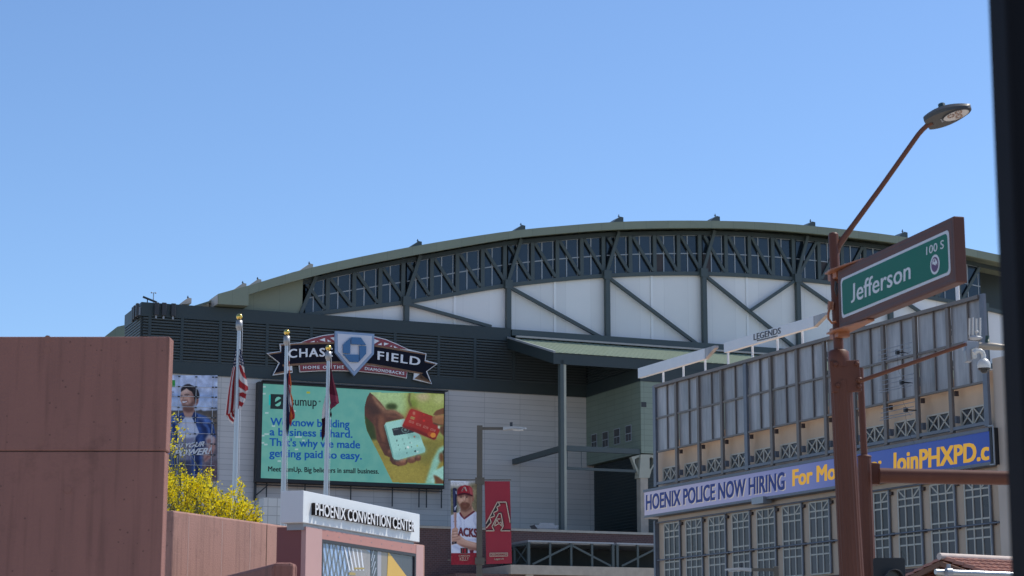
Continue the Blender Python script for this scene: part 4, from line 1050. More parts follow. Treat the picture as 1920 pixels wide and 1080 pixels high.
L.new(mr.outputs[0], cr.inputs['Fac']); L.new(cr.outputs[0], N['Principled BSDF'].inputs['Emission Color'])
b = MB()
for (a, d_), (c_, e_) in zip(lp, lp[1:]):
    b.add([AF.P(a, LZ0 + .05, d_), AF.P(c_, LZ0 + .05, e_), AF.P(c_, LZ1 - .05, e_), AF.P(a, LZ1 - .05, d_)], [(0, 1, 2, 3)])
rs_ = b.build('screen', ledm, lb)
b = MB()
nP = len(lp)
for z0, z1, off in ((LZ0 - .08, LZ0 + .05, .03), (LZ1 - .05, LZ1 + .1, .06)):
    vs = []
    for a, d_ in lp: vs += [AF.P(a - (off if a < .2 else 0), z0, d_ + off), AF.P(a - (off if a < .2 else 0), z1, d_ + off)]
    vs += [AF.P(LR, z0, .02), AF.P(LR, z1, .02), AF.P(LL, z0, .02), AF.P(LL, z1, .02)]
    m_ = len(vs) // 2
    b.add(vs, [tuple(range(0, 2 * m_ - 4, 2)) + (2 * m_ - 4, ), tuple(range(1, 2 * m_ - 4, 2)) + (2 * m_ - 3, )] + [(2 * i, 2 * i + 2, 2 * i + 3, 2 * i + 1) for i in range(m_ - 2)])
b.build('cabinet', M['bluegrey'], lb)
b = MB(); b.box(AF, LR, LR + .16, LZ0 - .07, LZ1 + .09, .3, LD + .03); b.build('end_cap', M['black'], lb)
b = MB(); b.box(AF, -.68, LR - .05, LZ0 - .04, LZ1 + .04, .001, .4); b.build('backing', M['bluegrey'], lb)
b = MB()
for s_ in (LR + .45,):
    b.box(AF, s_, s_ + .05, LZ0 - .1, LZ1 + .12, .78, .83)
b.box(AF, LR + .16, LR + .5, LZ0 - .13, LZ0 - .08, .78, .83); b.box(AF, LR + .16, LR + .5, LZ1 + .10, LZ1 + .15, .78, .83); b.build('end_bracket', M['grey_metal'], lb)
def rtext(body, TL, TR, BR, BL, m, name='lettering', sh=None, jf=False, bold=.035):
    for dd, mm, dx in ((.02, m, 0), (.008, sh, .05)):
        if mm is None: continue
        bb = MB(); q4 = [(x + dx * 40, y + dx * 30) for x, y in (TL, TR, BR, BL)]
        letters(bb, AF, body, q4, LD + .001, LD + dd, bold=bold, jf=jf)
        bb.build(name if mm is m else 'letter_shadow', mm, rs_)
navy = screen('ribbon_navy', 36, 52, 112, .8); yel = screen('ribbon_yellow', 214, 166, 62, .8); pale = screen('ribbon_pale', 176, 170, 170, .8)
rtext('HOENIX POLICE NOW HIRING', (1211, 929), (1471, 885.5), (1471, 917), (1211, 956), navy, sh=pale, bold=.03)
rtext('For More Info:', (1485.5, 881.5), (1652, 855), (1652, 883), (1485.5, 911), yel, bold=.03)
rtext('JoinPHXPD.c', (1671, 850.5), (1854, 827), (1854, 861), (1671, 885), yel, jf=True, bold=.03)
# ------------------------------------------------------------------ white name beams on the roof
def name_beam(px0, px1, ytop0, ytop1, h0, lab, posts, tip=True, text=None):
    DB = -.6
    a, za = AF.hit(px0, ytop0, DB); c_, zc = AF.hit(px1, ytop1, DB); zl = AF.hit(px0, ytop0 + h0, DB)[1]
    z1 = (za + zc) / 2; z0 = z1 - (za - zl)
    t = thing('name_beam', lab, 'sign', AF.P((a + c_) / 2, z0, DB), 'white name beams on the tan building roof')
    b = MB(); b.box(AF, a, c_, z0, z1, DB - .25, DB)
    bm = b.build('beam', M['white_paint'], t)
    if tip:
        b = MB(); b.prism(AF, [(c_ + .002, z0), (c_ + 1.1, z1 - .12), (c_ + 1.1, z1), (c_ + .002, z1)], DB - .24, DB - .01); b.build('tip', M['sheet'], t)
    for px in posts:
        s = AF.hit(px, (ytop0 + ytop1) / 2, DB - .4)[0]
        b = MB(); b.tube([AF.P(s, 14.5, DB - .4), AF.P(s, z1 + .08, DB - .4)], .06, 8); b.build('post', M['white_paint'], t)
    return t, bm, DB, z0, z1
name_beam(1196, 1321, 690, 654, 18.5, 'plain white roof beam with a cut tip nearest the green awning', (1243, 1281, 1322))
t, bm, DB, z0, z1 = name_beam(1357, 1525, 639, 597, 18.5, 'white roof beam lettered with the venue name beside the brown pole', (1364, 1410, 1457, 1504))
zL = Z(1190, 560, 2.078)
grey_ink = mat('grey_lettering', (.10, .105, .12), .6)
sf = MB(); letters(sf, AF, 'LEGENDS', [zL(463, 138), zL(567, 112), zL(567, 135), zL(463, 162)], DB, DB + .03, bold=-.01, space=1.0)
sf.build('lettering', grey_ink, bm)
sf = MB(); letters(sf, AF, 'ENTERTAINMENT DISTRICT', [zL(476, 162), zL(556, 143), zL(556, 147), zL(476, 166)], DB, DB + .03, bold=0.0)
sf.build('small_lettering', grey_ink, bm)
t = thing('roof_pole', 'thin white pole standing behind the sheet metal screen, right of the street sign', 'pole', AF.P(AF.hit(1796, 560, -.6)[0], 17, -.6))
b = MB(); s = AF.hit(1796, 560, -1)[0]; b.tube([AF.P(s, 14.5, -1), AF.P(s, AF.hit(1796, 500, -1)[1], -1)], .09, 10); b.build('pole', M['white_paint'], t)
# ------------------------------------------------------------------ rod antennas on the screen
zA = Z(1520, 540, 2)
for x0, x1, yc, xm, lab in ((247, 376, 240, 320, 'upper rod antenna on the grey metal screen'), (252, 384, 353, 336, 'middle rod antenna on the grey metal screen'), (258, 386, 456, 351, 'lowest rod antenna, in front of the tan strip under the screen')):
    a = AF.hit(*zA(x0, yc), 1.5)[0]; c_ = AF.hit(*zA(x1, yc), 1.5)[0]; s, zc = AF.hit(*zA(xm, yc), 1.5)
    t = thing('rod_antenna', lab, 'antenna', AF.P(s, zc, 1.0), 'rod antennas on the metal screen')
    b = MB(); b.box(AF, s - .07, s + .07, zc - .10, zc + .10, 1.35, 1.5); b.bar(AF.P(s, zc, .86), AF.P(s, zc, 1.35), .05, .05); b.build('junction_box', M['dark_metal'], t)
    for dz, d_ in ((.26, 1.45), (.05, 1.5), (-.14, 1.45), (-.26, 1.5)):
        b = MB(); b.tube([AF.P(a + (dz > 0) * .1, zc + dz, d_), AF.P(c_ - (dz < 0) * .1, zc + dz, d_)], .018, 6); b.build('rod', M['grey_metal'], t)
    b = MB(); b.tube([AF.P(s, zc - .18, 1.45), AF.P(s + .02, zc - .9, 1.4), AF.P(s + .1, zc - 1.5, 1.1)], .006, 5); b.build('cable', M['dark_metal'], t)
# ------------------------------------------------------------------ small tiled roof building at the lower right
zt = Z(1540, 900, 5.053)
tile = mat('terracotta_tile', (.36, .15, .095), .7, var=.3, vscale=1.5)
th = thing('tiled_building', 'low cream building with terracotta tiled gable roof by the tan building', 'building', at(1765, 1060, 62))
Yg = 62.0
HF = Fr((at(1765.6, 1050.4, Yg).x, Yg, 0), 146)       # gable front
g0 = HF.hit(*zt(1140, 762)); gl = HF.hit(*zt(850, 905)); 
slope = (g0[1] - gl[1]) / (g0[0] - gl[0])
hw = 3.6
zr = g0[1]
b = MB(); b.prism(HF, [(g0[0] - hw + .3, 0), (g0[0] + hw - .3, 0), (g0[0] + hw - .3, zr - slope * hw - .1), (g0[0], zr - .28), (g0[0] - hw + .3, zr - slope * hw - .1)], -9, -.3)
b.build('wall', mat('cream_wall', (.55, .47, .35), .85, var=.08, vscale=1), th)
b = MB()
for sgn in (-1, 1):
    a = (g0[0], zr); c_ = (g0[0] + sgn * hw, zr - slope * hw)
    nrow = 9; ncol = 30
    for r_ in range(nrow):
        u0, u1 = r_ / nrow, (r_ + 1.15) / nrow
        for k in range(ncol):
            d0 = -9 + 9 * k / ncol; d1 = -9 + 9 * (k + .97) / ncol; dm = (d0 + d1) / 2
            f = lambda u, h: (a[0] + (c_[0] - a[0]) * u, a[1] + (c_[1] - a[1]) * u + h)
            p0, p1 = f(u0, .02), f(u1, .07)
            q0, q1 = f(u0, .12), f(u1, .17)
            b.add([HF.P(*p0, d0), HF.P(*p1, d0), HF.P(*q1, d0 + .08), HF.P(*q0, d0 + .08), HF.P(*q0, d1 - .08), HF.P(*q1, d1 - .08), HF.P(*p1, d1), HF.P(*p0, d1)],
                  [(0, 1, 2, 3), (3, 2, 5, 4), (4, 5, 6, 7), (1, 6, 5, 2), (0, 3, 4, 7)])
b.build('roof', tile, th)
b = MB(); b.tube([HF.P(g0[0], zr + .12, -9), HF.P(g0[0], zr + .12, .1)], .11, 8); b.build('ridge_cap', mat('pale_ridge', (.62, .5, .42), .8, var=.15, vscale=3), th)
b = MB()
for sgn in (-1, 1): b.strip(HF, (g0[0], zr - .1), (g0[0] + sgn * hw, zr - slope * hw - .1), .16, -.02, .08)
b.build('barge_board', mat('brown_timber', (.20, .09, .05), .7), th)
mp = thing('steel_tube', 'bright galvanised tube running level before the tiled roof', 'tube', at(1790, 1074, 40))
p0 = at(1754, 1072, 40); p1 = at(1990, 1081, 41)
b = MB(); b.tube([p0, p1], .055, 12); b.build('tube', mat('galvanised_tube', (.42, .43, .44), .35, .8), mp)
b = MB(); c0 = at(1779, 1073, 40); b.tube([c0 + (p0 - p1).normalized() * .06, c0 - (p0 - p1).normalized() * .06], .085, 12); b.tube([c0 + Vector((0, 0, .16)), c0 + Vector((0, 0, -.2))], .04, 8); b.build('clamp', M['grey_metal'], mp)
b = MB(); c0 = at(1960, 1080, 40.9); b.tube([c0, Vector((c0.x, c0.y, 0))], .09, 10); b.build('post', M['grey_metal'], mp)
# ================================================================== FOREGROUND WALLS
def red_concrete(name, col, holes=True):
    m = mat(name, col, .85, var=.13, vscale=1.6, bump=.35, bscale=45, stretch=(1, 1, .22))
    nt = m.node_tree; N = nt.nodes; L = nt.links
    b = N['Principled BSDF']; src = b.inputs['Base Color'].links[0].from_socket
    g = N.new('ShaderNodeNewGeometry')
    def blend(fac, dark):
        nonlocal src
        mr = N.new('ShaderNodeMapRange'); mr.inputs['To Min'].default_value = 1; mr.inputs['To Max'].default_value = dark
        L.new(fac, mr.inputs['Value'])
        v = N.new('ShaderNodeVectorMath'); v.operation = 'SCALE'
        L.new(src, v.inputs[0]); L.new(mr.outputs[0], v.inputs['Scale']); src = v.outputs[0]
    vo = N.new('ShaderNodeTexVoronoi'); vo.inputs['Scale'].default_value = 9          # small air pits
    L.new(g.outputs['Position'], vo.inputs['Vector'])
    lt = N.new('ShaderNodeMath'); lt.operation = 'LESS_THAN'; lt.inputs[1].default_value = .085
    L.new(vo.outputs['Distance'], lt.inputs[0])
    blend(lt.outputs[0], .55)
    mp = N.new('ShaderNodeMapping'); mp.inputs['Scale'].default_value = (5, 5, .25)    # rain streaks
    L.new(g.outputs['Position'], mp.inputs['Vector'])
    nz = N.new('ShaderNodeTexNoise'); nz.inputs['Scale'].default_value = 2.2; nz.inputs['Detail'].default_value = 4
    L.new(mp.outputs[0], nz.inputs['Vector'])
    st_ = N.new('ShaderNodeMapRange'); st_.inputs['From Min'].default_value = .52; st_.inputs['From Max'].default_value = .75
    L.new(nz.outputs['Fac'], st_.inputs['Value'])
    blend(st_.outputs[0], .70)
    nz2 = N.new('ShaderNodeTexNoise'); nz2.inputs['Scale'].default_value = .9; nz2.inputs['Detail'].default_value = 8; nz2.inputs['Roughness'].default_value = .7
    L.new(g.outputs['Position'], nz2.inputs['Vector'])
    s2 = N.new('ShaderNodeMapRange'); s2.inputs['From Min'].default_value = .56; s2.inputs['From Max'].default_value = .66
    L.new(nz2.outputs['Fac'], s2.inputs['Value'])
    blend(s2.outputs[0], .76)
    L.new(src, b.inputs['Base Color'])
    return m
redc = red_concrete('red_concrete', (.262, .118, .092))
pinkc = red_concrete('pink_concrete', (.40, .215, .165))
WF = Fr((0, 20, 0), 90)
bw = thing('concrete_wall', 'tall red brown concrete wall with streaks and one level seam at the far left', 'wall', (-5, 20, 0))
zr_ = at(318, 846, 20).z; ztp = at(318, 631, 20).z; xr = at(316.2, 700, 20).x
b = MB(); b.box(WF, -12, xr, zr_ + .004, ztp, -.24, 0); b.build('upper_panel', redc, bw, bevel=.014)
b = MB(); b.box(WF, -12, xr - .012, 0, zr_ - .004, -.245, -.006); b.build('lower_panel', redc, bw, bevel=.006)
b = MB(); b.box(WF, -11.9, xr - .03, zr_ - .05, zr_ + .05, -.2, -.04); b.build('seam', mat('seam_grey', (.13, .10, .085), .9), bw)
b = MB()
for px, py in ((89, 635), (77, 828), (127, 918), (88, 656)):
    p_ = at(px, py, 20)
    b.prism(WF, [(p_.x + .035 * math.cos(k * .5236), p_.z + .035 * math.sin(k * .5236)) for k in range(12)], 0, .003)
b.build('tie_hole', mat('tie_hole_plug', (.255, .118, .09), .9), bw)
W2 = Fr(at(325, 957, 33), 23.5)
w2 = thing('garden_wall', 'sunlit pink concrete wall running back below the yellow tree', 'wall', W2.P(0, 0, 0))
z2_ = W2.hit(325, 957)[1]
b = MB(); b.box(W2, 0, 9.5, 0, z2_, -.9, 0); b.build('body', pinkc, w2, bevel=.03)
b = MB()
s_, z_ = W2.hit(500, 1010); b.box(W2, s_ - .012, s_ + .012, z_ - 1.6, z_ + .25, 0, .003)
b.build('rust_streak', mat('rust_streak', (.13, .07, .045), .9), w2)
b = MB()
for px in (354, 417, 470):
    s_, z_ = W2.hit(px, 985); b.box(W2, s_ - .012, s_ + .012, 1.5, z2_ - .06, 0, .002)
b.build('lime_streak', mat('lime_streak', (.47, .30, .25), .9), w2)
w3 = thing('low_wall', 'low dark red concrete wall with rounded pale top before the entrance sign', 'wall', at(530, 1055, 22))
z3 = at(530, 1054.5, 22).z
W3 = Fr((0, 22, 0), 90)
b = MB(); b.box(W3, at(511, 1060, 22).x, at(551, 1060, 22).x, 0, z3, -.30, 0); b.build('end_panel', redc, w3, bevel=.04)
c0 = at(511, 1060, 22)
W3b = Fr((c0.x, 22.02, 0), -19 + 180)
b = MB(); b.box(W3b, -9, -.002, 0, z3 - .006, -.28, 0); b.build('side_panel', redc, w3, bevel=.04)
# ================================================================== CONVENTION CENTRE SIGN
pc = thing('entrance_sign', 'white topped terracotta sign pylon lettered with the convention centre name', 'sign', CF.P(2.4, 0, -.2))
z6 = Z(500, 910, 6)
signw = mat('sign_white_panel', (.66, .68, .68), .38, var=.03, vscale=1.5)
terra = mat('terracotta_paint', (.44, .205, .17), .55, var=.04, vscale=2)
terra_l = mat('pale_terracotta_paint', (.50, .295, .265), .5, var=.04, vscale=2)
maroon = mat('maroon_paint', (.20, .062, .058), .5, var=.05, vscale=1.5)
sL = CL.hit(525.5, 950)[0]
b = MB(); b.box(CF, 0, 4.69, 4.0, 4.48, sL, 0); b.build('header_box', signw, pc, bevel=.008)
b = MB(); b.box(CF, .12, 4.55, 3.9, 3.999, sL + .06, -.05); b.build('neck', M['grey_metal'], pc)
pl = CL.hit(516, 1000)[0]
b = MB(); b.box(CF, .16, 4.92, 0, 3.95, pl - .05, -.10); b.build('pylon', maroon, pc)
s600 = CF.hit(600, 1040, -.05)[0]; s777 = CF.hit(777.5, 1040, -.05)[0]
b = MB(); b.box(CF, .163, s600, 0, 3.951, -.099, -.02); b.build('column', terra_l, pc)
b = MB(); b.box(CF, s777, 4.921, 0, 3.951, -.099, -.02); b.build('column', terra_l, pc)
b = MB(); b.box(CF, s600 + .002, s777 - .002, 3.80, 3.949, -.099, -.025); b.build('lintel', terra, pc)
for i in range(9):
    b = MB(); s_ = s600 + (s777 - s600) * (i + .5) / 9; b.box(CF, s_ - .008, s_ + .008, 3.862, 3.878, -.025, -.021); b.build('rivet', M['grey_metal'], pc)
b = MB(); b.box(CF, s600, s777, 1.55, 3.799, -.099, -.06); b.build('poster_backing', mat('poster_grey', (.22, .23, .25), .3), pc)
b = MB()
b.box(CF, s600, s777, 3.75, 3.798, -.06, -.022); b.box(CF, s600, s600 + .06, 1.5, 3.75, -.06, -.022); b.box(CF, s777 - .06, s777, 1.5, 3.75, -.06, -.022); b.box(CF, s600, s777, 1.5, 1.56, -.06, -.021)
b.build('poster_frame', M['dark_metal'], pc)
def pos(name, c, groups, i, var=0.0):
    bb = MB()
    for pts in groups: bb.poly(CF, [z6(*p_) for p_ in pts], -.0599, -.058 + .0025 * i)
    return bb.build(name, mat('poster_' + name, c, .25, var=var, vscale=3), pc)
pos('sky', (.30, .42, .62), [[(606, 632), (1245, 715), (1240, 1500), (600, 1500)]], 0, .25)
pos('facade', (.14, .165, .19), [[(606 + 42 * i, 632 + 5 * i), (620 + 42 * i, 634 + 5 * i), (700 + 40 * i, 1100), (680 + 40 * i, 1100)] for i in range(0, 9)] + [[(650 + 60 * i, 640 + 8 * i), (664 + 60 * i, 642 + 8 * i), (586 + 60 * i, 1040), (570 + 60 * i, 1040)] for i in range(1, 6)], 1)
pos('stone', (.27, .245, .235), [[(955, 700), (1100, 715), (1165, 760), (1165, 1500), (930, 1500), (950, 900)]], 2, .2)
pos('shine', (.68, .70, .74), [[(870 + 46 * i, 690 + 8 * i), (884 + 46 * i, 700 + 8 * i), (945 + 38 * i, 960), (930 + 38 * i, 960)] for i in range(5)], 3)
pos('dark_rib', (.035, .045, .06), [[(1172, 706), (1246, 716), (1240, 1500), (1162, 1500)]], 3)
pos('rib_light', (.30, .34, .40), [[(1200 + 8 * i, 715 + 70 * i), (1212 + 8 * i, 717 + 70 * i), (1182 + 4 * i, 850 + 70 * i), (1174 + 4 * i, 850 + 70 * i)] for i in range(4)], 4)
pos('gold_bar', (.35, .25, .06), [[(985, 925), (1100, 925), (1100, 945), (985, 945)], [(930, 975), (1000, 985), (1000, 1010), (925, 1010)]], 4)
pos('grey_post', (.33, .32, .35), [[(1248, 716), (1290, 722), (1285, 1500), (1242, 1500)]], 3)
pos('olive_post', (.22, .19, .155), [[(1291, 722), (1372, 733), (1345, 1500), (1286, 1500)]], 3)
pos('charcoal', (.045, .05, .065), [[(1368, 735), (1662, 772), (1662, 1500), (1340, 1500)]], 4)
pos('gold', (.62, .36, .035), [[(1368, 748), (1372, 748), (1590, 1035), (1900, 1500), (1340, 1500)]][:0] + [[(1368, 745), (1640, 1110), (1640, 1500), (1335, 1500)]], 5)
b = MB(); qd = [z6(550, 199), z6(1669, 403), z6(1669, 522), z6(550, 331)]
letters(b, CF, 'PHOENIX CONVENTION CENTER', qd, .0690, .072, bold=.016)
b.build('letter_face', M['white_paint'], pc)
b = MB(); letters(b, CF, 'PHOENIX CONVENTION CENTER', qd, .004, .0685, bold=.024)
b.build('letter_return', mat('letter_bronze', (.045, .034, .03), .5), pc)
b = MB()
for i in range(14):
    s_ = .75 + i * .275; b.tube([CF.P(s_, 4.25 , 0), CF.P(s_, 4.25, .04)], .012, 6)
b.build('letter_stud', M['dark_metal'], pc)
# ================================================================== FLAGPOLES AND FLAGS
alu = mat('brushed_aluminium', (.50, .50, .50), .38, .75, var=.08, vscale=6, stretch=(1, 1, .2))
alu_m = mat('cast_aluminium', (.36, .35, .34), .45, .6)
gold = mat('gold_ball', (.83, .55, .14), .18, 1.0)
def flagpole(px, pyt, Y, lab):
    top = at(px, pyt, Y)
    t = thing('flagpole', lab, 'flagpole', (top.x, Y, 0), 'flagpoles beside the entrance sign')
    k = Y / FPX
    zc = top.z - 12 * k
    b = MB(); b.tube([(top.x, Y, 0), (top.x, Y, 3.5), (top.x, Y, 6), (top.x, Y, zc - .05)], [.092, .085, .072, .046], 18); b.build('pole', alu, t)
    b = MB(); b.tube([(top.x, Y, zc - .20), (top.x, Y, zc - .14), (top.x, Y, zc - .12), (top.x, Y, zc + .06), (top.x, Y, zc + .07), (top.x, Y, zc + .085)], [.055, .07, .088, .083, .03, .02], 18); b.build('truck', alu_m, t)
    b = MB(); b.tube([(top.x, Y, zc + .05), (top.x, Y, top.z)], .012, 8); b.ball(top, .083, n=18); b.build('ball_finial', gold, t)
    b = MB(); b.tube([(top.x + .085, Y - .02, zc - .12), (top.x + .1, Y - .02, 4), (top.x + .1, Y - .02, 1.2)], .006, 5); b.build('halyard', M['white_paint'], t)
    return top
flagpole(449, 594, 50, 'nearest and tallest flagpole, carrying the striped flag')
flagpole(538, 623, 52.5, 'middle flagpole before the advert, carrying the narrow red and yellow flag')
flagpole(616, 652, 55, 'right hand flagpole of the row, carrying the maroon flag')
z11 = Z(410, 580, 2.7)
def drape(b, quad, Y, fn, nu=14, nv=26, amp=.04, fr_=2.0, ph=0.0, dy=0.0):
    q = [z11(*p_) for p_ in quad]
    for front in (0, 1):
        vs_ = []
        for j in range(nv + 1):
            for i in range(nu + 1):
                u, v = i / nu, j / nv
                x = (q[0][0] * (1 - u) + q[1][0] * u) * (1 - v) + (q[3][0] * (1 - u) + q[2][0] * u) * v
                y = (q[0][1] * (1 - u) + q[1][1] * u) * (1 - v) + (q[3][1] * (1 - u) + q[2][1] * u) * v
                w = amp * math.sin(fr_ * math.pi * (u + .25 * v) + ph) * (.35 + .65 * v)
                vs_.append(at(x + .9 * math.sin(7 * v + 3 * u + ph), y, Y + w + dy + front * .006))
        for j in range(nv):
            for i in range(nu):
                f = (j * (nu + 1) + i, (j + 1) * (nu + 1) + i, (j + 1) * (nu + 1) + i + 1, j * (nu + 1) + i + 1)
                b.mi.append(fn((i + .5) / nu, (j + .5) / nv)); b.sm.append(True)
                b.f.append([len(b.v) + k_ for k_ in (f if front == 0 else f[::-1])])
        b.v.extend(vs_)
def cloth(name, c):
    m = mat(name, c, .85, spec=.2)
    N = m.node_tree.nodes; L = m.node_tree.links
    t = N.new('ShaderNodeBsdfTranslucent'); t.inputs['Color'].default_value = (*c, 1)
    mx = N.new('ShaderNodeMixShader'); mx.inputs['Fac'].default_value = .45
    out = N['Material Output']
    L.new(N['Principled BSDF'].outputs[0], mx.inputs[1]); L.new(t.outputs[0], mx.inputs[2]); L.new(mx.outputs[0], out.inputs['Surface'])
    return m
fw, frd, fnv = cloth('flag_white', (.62, .60, .60)), cloth('flag_red', (.40, .045, .05)), cloth('flag_navy', (.022, .03, .085))
fye, fmar, fpk, fdm = cloth('flag_yellow', (.55, .14, .035)), cloth('flag_maroon', (.135, .020, .042)), cloth('flag_plum', (.26, .05, .09)), cloth('flag_dark_maroon', (.055, .012, .03))
def star(u, v, lim):
    if v > lim: return None
    gu, gv = (u * 3.3) % 1, (v / lim * 4.5) % 1
    return 0 if abs(gu - .5) < .24 and abs(gv - .5) < .26 else 2
def usL(u, v):
    s_ = star(u, v, .27)
    if s_ is not None: return s_
    return 1 if int(u * 7 + .3) % 2 else 0
def usR(u, v): return 0 if int(v * 3.4 - u * 1.3 + 6.4) % 2 else 1
b = MB()
drape(b, ((83, 203), (107, 200), (104, 502), (28, 538)), 50.02, usL, 22, 40, amp=.07, fr_=3)
drape(b, ((29, 536), (103, 500), (86, 520), (70, 580)), 50.04, lambda u, v: 1 if int(u * 6 + .3) % 2 else 0, 16, 14, amp=.04, fr_=3, dy=.03)
drape(b, ((104, 200), (118, 214), (128, 292), (104, 280)), 49.9, lambda u, v: star(u, v, 1.01) if star(u, v, 1.01) is not None else 2, 12, 14, amp=.02)
drape(b, ((103, 280), (128, 292), (151, 408), (104, 425)), 49.9, usR, 18, 24, amp=.06)
drape(b, ((103, 424), (151, 408), (122, 488), (108, 508)), 49.9, usR, 18, 20, amp=.05)
b.build('flag', [fw, frd, fnv], label='drooping red and white striped flag with starred navy corner', cat='flag', base=at(449, 700, 50), group='flags on the flagpoles')
b = MB()
drape(b, ((353, 262), (359, 264), (368, 420), (356, 425)), 52.4, lambda u, v: 1 if u < .6 else 3, 6, 16, amp=.02)
drape(b, ((356, 380), (366, 400), (377, 482), (364, 500)), 52.38, lambda u, v: 3 if u > .45 else 0, 6, 12, amp=.02)
drape(b, ((364, 470), (377, 480), (386, 552), (366, 562)), 52.4, lambda u, v: 1, 6, 12, amp=.02)
drape(b, ((359, 480), (368, 500), (373, 556), (361, 595)), 52.36, lambda u, v: 3 if u > .4 else 1, 6, 12, amp=.02)
drape(b, ((344, 330), (357, 300), (364, 560), (346, 642)), 52.44, lambda u, v: 0 if .55 < u < .7 and v < .75 else 2, 10, 24, amp=.04)
b.build('flag', [fw, frd, fnv, fye], label='narrow furled flag in red, yellow and dark blue on the middle flagpole', cat='flag', base=at(540, 700, 52.4), group='flags on the flagpoles')
b = MB()
drape(b, ((562, 296), (571, 304), (611, 474), (563, 462)), 54.9, lambda u, v: 0 if v < .82 else 1, 12, 20, amp=.06)
drape(b, ((563, 460), (611, 474), (575, 500), (566, 508)), 54.9, lambda u, v: 1, 10, 8, amp=.03)
drape(b, ((546, 385), (556, 380), (554, 528), (520, 560)), 55.02, lambda u, v: 2 if u < .82 and v > .12 else 3, 10, 16, amp=.04)
drape(b, ((520, 556), (554, 522), (548, 600), (523, 668)), 55.03, lambda u, v: 3, 10, 16, amp=.04)
drape(b, ((563, 505), (571, 503), (571, 545), (566, 548)), 54.88, lambda u, v: 3, 4, 6, amp=.01)
b.build('flag', [fmar, fpk, fw, fdm], label='maroon and white flag hanging folded on the right hand flagpole', cat='flag', base=at(618, 720, 55), group='flags on the flagpoles')
# ================================================================== YELLOW TREE
ty = 41.0
tr = thing('blossom_tree', 'palo verde tree covered in small yellow blossom behind the pink wall', 'tree', (at(352, 960, ty).x, ty, 0))
rn = random.Random(11)
TB = Vector((at(352, 960, ty).x, ty, 0))
bark = mat('green_bark', (.13, .14, .06), .8, var=.2, vscale=4)
petal = cloth('yellow_petal', (.86, .70, .012)); petal2 = cloth('pale_petal', (.90, .78, .06)); petal3 = cloth('ochre_petal', (.62, .46, .01)); leaf = cloth('small_leaf', (.10, .13, .025))
limbs = MB(); fol = MB()
limbs.tube([TB, TB + Vector((.1, 0, 1.2)), TB + Vector((.0, .1, 2.2))], [.16, .13, .1], 10)
forks = []
for k in range(11):
    a = k * 2.4; rr = .5 + .55 * rn.random()
    e = TB + Vector((math.cos(a) * rr, math.sin(a) * rr, 3.5 + .8 * rn.random()))
    m_ = TB + Vector((math.cos(a) * rr * .45, math.sin(a) * rr * .4, 2.8))
    limbs.tube([TB + Vector((0, .05, 1.9)), m_, e], [.075, .05, .028], 7)
    forks.append(e)
TOP = [(250, 866), (300, 874), (322, 884), (345, 878), (365, 896), (385, 888), (400, 908), (415, 920), (440, 934), (455, 922), (470, 944), (485, 950), (496, 972)]
def top_at(x):
    for (a, ya), (c_, yc) in zip(TOP, TOP[1:]):
        if a <= x <= c_: return ya + (yc - ya) * (x - a) / (c_ - a)
    return 980
tips = []
for i in range(340):
    x = rn.uniform(262, 494)
    y = top_at(x) + abs(rn.gauss(0, 1)) * 46 - rn.random() ** 6 * 22
    if y > 1030: continue
    tips.append((x, y, ty + rn.uniform(-1.1, 1.1) * min(1, (498 - x) / 60)))
for x, y in ((447, 899), (455, 905), (316, 770), (318, 784), (322, 776), (330, 772), (340, 782), (319, 800), (334, 797), (322, 812), (318, 828), (336, 815), (326, 838), (320, 850), (346, 840), (320, 862), (390, 876), (437, 912), (480, 940), (492, 962)):
    tips.append((x, y, ty + rn.uniform(-.3, .3)))
for i in range(5):
    tips.append((rn.uniform(296, 350), rn.uniform(780, 868), ty + rn.uniform(-.4, .4)))
for x, y, Y in tips:
    tip = at(x, y, Y)
    f = min(forks, key=lambda q_: (q_ - tip).length + rn.random() * .8)
    sparse = y < 874
    d_ = (tip - f)
    bend = f + d_ * .5 + Vector((rn.uniform(-.08, .08), rn.uniform(-.08, .08), .08))
    limbs.tube([f, bend, tip], [.014, .008, .004], 4)
    L_ = rn.uniform(.22, .42) if not sparse else rn.uniform(.12, .25)
    back = (bend - tip).normalized()
    for k in range(rn.randint(24, 42) if not sparse else rn.randint(5, 10)):
        t_ = rn.random() ** .8
        c0 = tip + back * (L_ * t_) + Vector((rn.gauss(0, .045), rn.gauss(0, .045), rn.gauss(0, .045)))
        sz = rn.uniform(.016, .032)
        ax = Vector((rn.gauss(0, 1), rn.gauss(0, 1), rn.gauss(0, 1))).normalized()
        bx = ax.orthogonal().normalized(); by = ax.cross(bx)
        mi = rn.choices((0, 1, 2, 3), (54, 28, 12, 6))[0]
        el = rn.uniform(.7, 1.5)
        fol.add([c0 + bx * sz * el, c0 + by * sz * .8, c0 - bx * sz * el, c0 - by * sz * .8], [(0, 1, 2, 3)], mi)
limbs.build('trunk', bark, tr)
fol.build('crown', [petal, petal2, petal3, leaf], tr)
